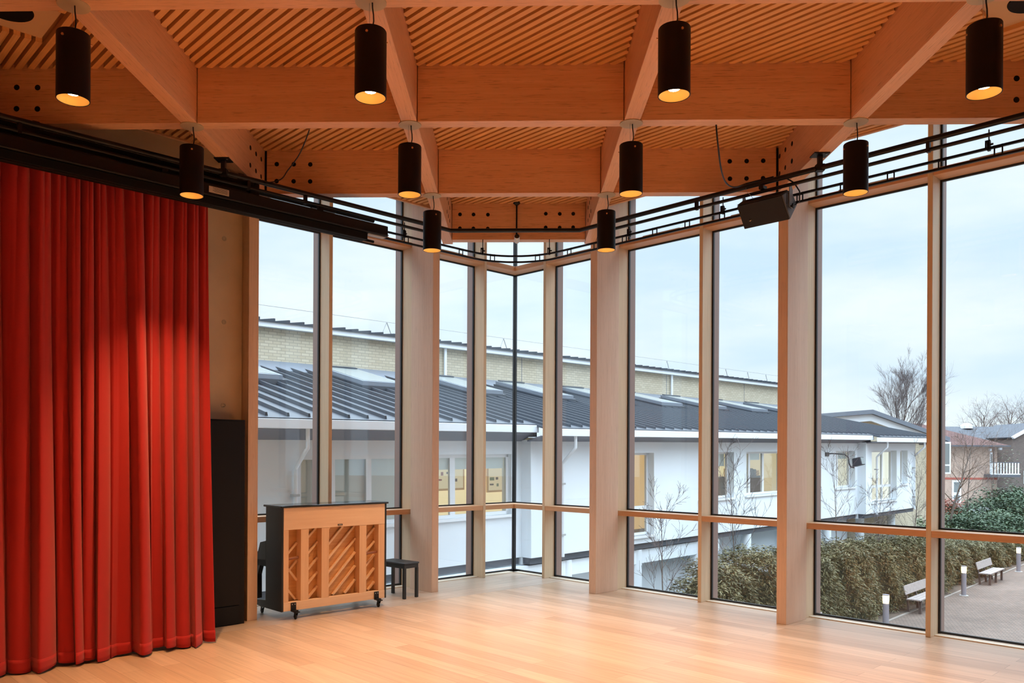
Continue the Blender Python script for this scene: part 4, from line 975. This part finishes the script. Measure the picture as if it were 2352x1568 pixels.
# ---- brown brick house with slate roof
by = 112.0
r = tag(empty('slate_roof_house', (0, by, 0)), 'dark brown brick house with a blue-grey slate roof and white barge board', 'house')
def bp_(u, v, y=by): p = aty(u, v, y); return p.x, p.z
x0, x1 = bp_(2195, 970)[0], bp_(2345, 970)[0]; zrg = bp_(2270, 964)[1]; zev = bp_(2270, 1004)[1]
mb = MB(); mb.box(x0, x1 + 8, 0, 12, G - 0.5, zev); mb.build('wall', 'brick_brown', r)
mb = MB(); mb.add([(x0, -0.6, zev - 0.2), (x1 + 9, -0.6, zev - 0.2), (x1 + 9, 6, zrg), (x0, 6, zrg), (x1 + 9, 12.6, zev - 0.2), (x0, 12.6, zev - 0.2)], [(0, 1, 2, 3), (3, 2, 4, 5), (0, 3, 5), (1, 4, 2)]); mb.build('roof', 'tile_grey', r)
ga, gb_, gc = bp_(2284, 997), bp_(2341, 965), bp_(2400, 997)
mb = MB(); mb.prism([(ga[0], G), (gc[0], G), gc, gb_, ga], 'y', -4, 1.5); mb.build('gable_wing', 'brick_brown', r)
mb = MB(); mb.prism([(ga[0] - 0.3, ga[1] + 0.05), gb_, (gb_[0], gb_[1] + 0.3), (ga[0] - 0.4, ga[1] + 0.2)], 'y', -3.9, 5.5); mb.prism([gb_, (gc[0] + 0.3, gc[1]), (gc[0] + 0.3, gc[1] + 0.25), (gb_[0], gb_[1] + 0.3)], 'y', -3.9, 5.5); mb.build('wing_roof', 'tile_grey', r)
mb = MB(); mb.prism([ga, gb_, (gb_[0], gb_[1] + 0.35), (ga[0] - 0.2, ga[1] + 0.25)], 'y', -4.4, -3.9); mb.prism([gb_, gc, (gc[0], gc[1] + 0.25), (gb_[0], gb_[1] + 0.35)], 'y', -4.4, -3.9); mb.build('barge_board', 'upvc_white', r)
dv = bp_(2270, 964); m2 = MB(); m2.lathe([(0.8, -0.3), (0.8, 0.1), (0.6, 0.3), (0.3, 0.45), (0.0, 0.5)], 16, (dv[0], 5.4, dv[1])); m2.build('roof_vent', 'upvc_white', r, smooth=True)
wn_ = bp_(2309, 1083); bx('low_window', 'upvc_white', (wn_[0], wn_[0] + 1.1, -4.1, -4.0, wn_[1] - 0.8, wn_[1] + 0.9), r)

# ---- bare trees
def bare_tree(name, label, base, height, lean, seed, levels, spread, trunk_r, mat_t, mat_b, group=None, nb=(4, 6), first=0.18, up=0.35, cat='tree', droop=0.0, nside=5, blen=0.62, wig=0.16):
    rn = random.Random(seed); T, B = MB(), MB()
    def grow(p, d, ln, rad, lev):
        n = 5 if lev == 0 else 3 if lev < levels else 2
        pts, rs = [p.copy()], [rad]; q = p.copy(); dd = d.copy()
        for k in range(n):
            dd = (dd + Vector((rn.uniform(-1, 1), rn.uniform(-1, 1), rn.uniform(-0.6, 0.6))) * (0.05 if lev == 0 else wig) + Vector((0, 0, up * 0.12 if lev else 0)) - Vector((0, 0, droop * 0.15 * max(0, lev - 1)))).normalized()
            q = q + dd * ln / n; pts.append(q.copy()); rs.append(max(rad * (1 - 0.82 * (k + 1) / n), 0.0035 if height < 12 else 0.007))
        (T if lev == 0 else B).tube(pts, rs, nside if lev == 0 else 4 if lev == 1 else 3, cap=False)
        if lev >= levels: return
        m = rn.randint(*nb) if lev else rn.randint(*nb) * 3
        for k in range(m):
            t = (first + (1 - first) * (k + rn.random()) / m) if lev == 0 else 0.25 + 0.75 * rn.random()
            i = min(int(t * n), n - 1); f = t * n - i; s = pts[i].lerp(pts[i + 1], f)
            a = rn.uniform(0, 2 * pi) if lev else k * 2.4 + rn.uniform(-0.4, 0.4)
            ax = (pts[i + 1] - pts[i]).normalized(); o = ax.orthogonal().normalized(); o = Matrix.Rotation(a, 3, ax) @ o
            sp = spread * rn.uniform(0.7, 1.2)
            nd = (ax * cos(sp) + o * sin(sp)).normalized()
            L_ = ln * ((blen * (1.05 - 0.62 * t) if lev == 0 else 0.5) * rn.uniform(0.75, 1.15))
            grow(s, nd, L_, max(rs[i] * 0.5, 0.0045 if height < 12 else 0.008), lev + 1)
    r = tag(empty(name, base), label, cat, group)
    grow(Vector((0, 0, 0)), Vector((lean, 0, 1)).normalized(), height, trunk_r, 0)
    T.build('trunk', mat_t, r, smooth=True, fix=False); B.build('branches', mat_b, r, fix=False)
    return r
bb = aty(2054, 1043, 66.0)
bare_tree('birch_tree', 'tall bare birch tree with a dense fan of fine twigs above the gabled roof', (bb.x, 66.0, G), 10.0, 0.0, 9, 4, 0.38, 0.16, 'bark', 'twig', nb=(6, 8), first=0.36, up=0.55)
for k, (u, yy, h, sd, lab) in enumerate(((2258, 150, 13.2, 8, 'bare spreading tree above the slate roof, nearest the brick house'), (2312, 156, 14.2, 15, 'bare spreading tree above the slate roof, tallest of the far row'), (2362, 150, 13.0, 21, 'bare spreading tree above the slate roof, cut by the picture edge'))):
    p = aty(u, 1043, yy); bare_tree('bare_tree', lab, (p.x, yy, G), h, 0.0, sd, 3, 0.72, 0.32, 'bark', 'twig', 'bare trees beyond the houses', nb=(5, 7), first=0.42, up=0.5)
SAP = [(1527, 1.5, 0.73, 'leafless sapling before the white wall, framed by the first garden window from the glass corner', 11), (1694, 1.5, 1.68, 'leafless sapling before the white wall, below the three-pane window', 12),
       (1924, 1.5, 1.90, 'leafless sapling beside the floodlight on the white building', 13), (2021, 1.3, 0.74, 'leafless sapling in front of the tall white framed window', 14), (2097, 1.2, 1.70, 'leafless sapling at the far end of the white building', 15)]
for u, e, zt, lab, sd in SAP:
    b, _ = px_on(u, 1200, e); p = LP(b, e, G)
    bare_tree('sapling', lab, p, zt - 0.05 - G, 0.0, sd, 3, 0.62, 0.030, 'bark', 'twig', 'saplings along the white building', nb=(4, 5), first=0.34, up=0.75, blen=0.40, wig=0.22)
p = aty(2169, 1200, 50.0); bare_tree('courtyard_tree', 'bare courtyard tree arching over toward the brick house', (p.x, 50.0, G), 6.4, 0.28, 33, 3, 0.8, 0.09, 'bark', 'twig_brown', nb=(4, 6), first=0.35, up=0.1)
for u, yy, h, sd, lab in ((2222, 55, 6.0, 41, 'slim bare tree before the glazed door of the brick house'), (2278, 58, 6.0, 42, 'slim bare tree at the corner of the brick house')):
    p = aty(u, 1200, yy); bare_tree('slim_tree', lab, (p.x, yy, G), h, 0.0, sd, 3, 0.60, 0.05, 'bark', 'twig', 'slim courtyard trees', nb=(4, 5), first=0.25, up=0.8, blen=0.40, wig=0.22)

# ---- leafy plants
def leafy(name, label, cat, mat_, sampler, n, size, width, seed, core=None, group=None, droop=0.6, core_mat='soil'):
    rn = random.Random(seed); mb = MB(); V, Fc = mb.v, mb.f
    for _ in range(n):
        p, out = sampler(rn)
        a = rn.uniform(0, 2 * pi); d = Vector((cos(a), sin(a), 0)) * 0.75 + out * 0.6; d.z -= droop * rn.uniform(0.2, 1.3); d.normalize()
        sd = d.cross(Vector((rn.uniform(-.5, .5), rn.uniform(-.5, .5), 1))).normalized(); L_ = size * rn.uniform(0.6, 1.3); W_ = width * rn.uniform(0.7, 1.2)
        m = p + d * L_ * 0.45 + Vector((0, 0, 0.1 * L_)); tip = p + d * L_; o = len(V)
        V.extend((tuple(p), tuple(m + sd * W_), tuple(tip), tuple(m - sd * W_))); Fc.append((o, o + 1, o + 2, o + 3))
    r = tag(empty(name), label, cat, group); mb.build('foliage', mat_, r, fix=False)
    if core: core.build('dark_core', core_mat, r, fix=False)  # solid dark core added inside the leaves to block light
    return r
HT = [(-10.6, 1.2), (-9.9, 2.0), (-9.2, 2.55), (-8.5, 2.2), (-7.4, 2.65), (-5, 2.35), (-3, 2.45), (0, 2.3), (3, 2.2), (6, 2.1), (11, 1.6), (16, 1.2), (22.5, 1.15)]
def htop(s):
    for (a, ha), (b, hb) in zip(HT[:-1], HT[1:]):
        if a <= s <= b: return ha + (hb - ha) * (s - a) / (b - a) + 0.13 * sin(4.1 * s) + 0.09 * sin(9.7 * s + 1)
    return HT[-1][1]
def hedge_s(rn):
    s = -10.6 + 33 * rn.random() ** 1.2; H = htop(s); wv = 0.16 * sin(2.2 * s) + 0.10 * sin(5.7 * s + 1)
    if rn.random() < 0.62:
        z = H * rn.random() ** 0.8; dep = 0.55 + wv + 0.30 * (z / H) ** 3 + rn.uniform(-0.10, 0.18) + 0.2 * sin(3.1 * z + 4 * s) * 0.5; out = Vector((-PN.x, -PN.y, 0.1))
    else:
        dep = rn.uniform(0.6, 2.0); z = H * (1.0 - 0.10 * abs(dep - 1.25)) + rn.uniform(-0.12, 0.16); out = Vector((0, 0, 0.7))
    return PE(s, dep, G + z), out
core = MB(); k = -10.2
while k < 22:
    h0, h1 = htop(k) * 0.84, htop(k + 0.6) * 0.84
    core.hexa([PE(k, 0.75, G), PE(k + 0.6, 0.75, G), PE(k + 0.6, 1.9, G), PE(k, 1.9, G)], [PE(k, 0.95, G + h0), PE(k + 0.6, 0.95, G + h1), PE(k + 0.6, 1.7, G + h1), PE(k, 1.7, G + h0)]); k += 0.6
plain('core_shade', (0.035, 0.04, 0.02), 0.95)  # dark colour stands in for shade deep in the foliage
leafy('hedge', 'long bushy bamboo hedge behind the garden benches', 'hedge', 'leaf_bamboo', hedge_s, 78000, 0.15, 0.018, 2, core, core_mat='core_shade')
def blob(c, rx, ry, rz):
    def f(rn):
        a, b = rn.uniform(0, 2 * pi), math.asin(rn.uniform(-0.15, 1.0)); k = 0.80 + 0.28 * rn.random()
        n = Vector((cos(a) * cos(b), sin(a) * cos(b), sin(b))); wob = 1 + 0.13 * sin(3 * a + 5 * b) + 0.10 * sin(7 * a + 2)
        return Vector((c.x + n.x * rx * k * wob, c.y + n.y * ry * k * wob, c.z + n.z * rz * k * wob)), n
    return f
def core_blob(c, rx, ry, rz):
    m = MB(); prof = [(max(0.01, cos(radians(t))) * 0.74, sin(radians(t)) * 0.74) for t in (-8, 15, 35, 55, 72, 88)]
    m.M = Matrix.Translation(c) @ Matrix.Diagonal((rx, ry, rz, 1)); m.lathe(prof, 14, cap1=True); return m
BUSH = [(2210, 50, 3.2, 2.2, 1.55, 'leaf_green', 'dark green evergreen shrub mass behind the hedge, before the grey path', 5200, 0.16, 0.035),
        (2268, 52, 3.6, 2.4, 1.7, 'leaf_green', 'rounded green shrub mass behind the hedge, below the footbridge', 5600, 0.16, 0.035),
        (2325, 56, 4.0, 3.0, 2.7, 'leaf_green', 'tall glossy green shrub beside the grey path', 6000, 0.17, 0.04),
        (2322, 92, 3.0, 2.0, 1.9, 'leaf_green', 'small dark shrub at the far side of the grey path', 1500, 0.22, 0.06),
        (2182, 78, 1.6, 1.2, 1.35, 'leaf_red', 'red-leaved shrub by the glazed door of the brick house', 500, 0.2, 0.05),
        (2150, 49, 2.0, 1.8, 1.2, 'leaf_dark', 'dark leafy shrub at the end of the white building', 2600, 0.16, 0.035),
        (2085, 40, 2.4, 1.6, 2.1, 'leaf_dark', 'leafy shrub standing behind the hedge near the buff brick wall', 3600, 0.15, 0.03)]
for u, yy, rx, ry, rz, m_, lab, n, sz, wd in BUSH:
    p = aty(u, 1200, yy); c = Vector((p.x, yy, G)); leafy('shrub', lab, 'shrub', m_, blob(c, rx, ry, rz), int(n * 2.2), sz * 1.35, wd * 1.5, int(u + yy), core_blob(c, rx, ry, rz), 'garden shrubs', core_mat='core_shade')
patch('lawn', 'grass_green', [tuple(aty(u, 1200, y)[:2]) for u, y in ((2140, 66), (2200, 66), (2220, 84), (2150, 84))], G + 0.02)
p = aty(2305, 1130, 104); c = Vector((p.x, 104, G)); leafy('climber', 'thin brown-green creeper on the dark brick gable', 'climber', 'leaf_dark', blob(c, 4.0, 1.5, 5.5), 900, 0.3, 0.07, 77)

# ---- benches and bollards along the path edge
def make_bench():
    r = empty('garden_bench'); L_ = 1.22
    for k, y in enumerate((-0.02, -0.17, -0.32)):
        mb = MB(); mb.box(-L_, L_, y - 0.07, y + 0.068, 0.455, 0.50); mb.build('seat_plank', 'bench_wood', r, bevel=0.006)
    mb = MB(); mb.prism([(0.065, 0.62), (0.10, 0.61), (0.175, 0.905), (0.14, 0.915)], 'x', -L_ + 0.02, L_ - 0.02); mb.build('backrest', 'bench_wood', r, bevel=0.008)
    for x in (-1.0, 0.0, 1.0):
        mb = MB(); mb.box(x - 0.035, x + 0.035, -0.36, -0.28, 0, 0.455); mb.build('leg', 'bench_steel', r)
        mb = MB(); mb.prism([(0.0, 0.0), (0.08, 0.0), (0.10, 0.45), (0.22, 0.86), (0.172, 0.86), (0.06, 0.46)], 'x', x - 0.03, x + 0.03); mb.prism([(-0.38, 0.42), (0.09, 0.42), (0.09, 0.455), (-0.38, 0.455)], 'x', x - 0.03, x + 0.03); mb.build('leg', 'bench_steel', r)
        m2 = MB(); m2.box(x - 0.04, x + 0.04, -0.405, -0.385, 0.42, 0.49); m2.build('end_clip', 'steel', r)
    return r
ang = math.atan2(PD.y, PD.x)
A_, B_ = Vector((14.26, 28.46)), Vector((20.27, 34.95)); stp = B_ - A_
b0 = make_bench(); first = True
for c, lab in ((A_, 'weathered timber bench before the hedge, crossed by the window mullion'), (B_, 'weathered timber bench before the hedge, further along the path by two bollards'), (A_ - stp * 1.02, 'weathered timber bench end just showing above the window sill')):
    o = b0 if first else copy_tree(b0); first = False
    o.location = (c.x + PN.x * 0.33, c.y + PN.y * 0.33, G); o.rotation_euler = (0, 0, ang); tag(o, lab, 'bench', 'timber garden benches')
def make_bollard():
    r = empty('bollard_light')
    mb = MB(); mb.lathe([(0.0, 0.0), (0.088, 0.0), (0.088, 0.86), (0.0, 0.86)], 24); mb.build('post', 'bollard_grey', r, smooth=True)
    mb = MB(); mb.lathe([(0.16, 0.0), (0.16, 0.012), (0.09, 0.016)], 24); mb.build('base_plate', 'grey_alu', r)
    mb = MB(); mb.lathe([(0.0, 0.861), (0.083, 0.861), (0.092, 0.95), (0.094, 1.10), (0.0, 1.10)], 24); mb.build('lamp_head', 'bollard_light', r, smooth=True)
    mb = MB(); mb.lathe([(0.097, 1.10), (0.097, 1.125), (0.0, 1.13)], 24); mb.build('cap', 'bollard_grey', r)
    return r
t_ = atz(2038, 1356, G + 1.12); far_ = aty(2338, 1190, 66.0)
bo = make_bollard(); first = True
for x, y, lab in ((t_.x, t_.y, 'lit grey bollard beside the bench crossed by the mullion, lowest in the window'), (17.12, 31.61, 'lit grey bollard before the hedge, between the two benches'), (23.33, 38.47, 'lit grey bollard past the further bench at the hedge end'), (far_.x, 66.0, 'small lit bollard glowing among the green shrubs')):
    o = bo if first else copy_tree(bo); first = False
    o.location = (x, y, G); tag(o, lab, 'bollard light', 'lit path bollards')
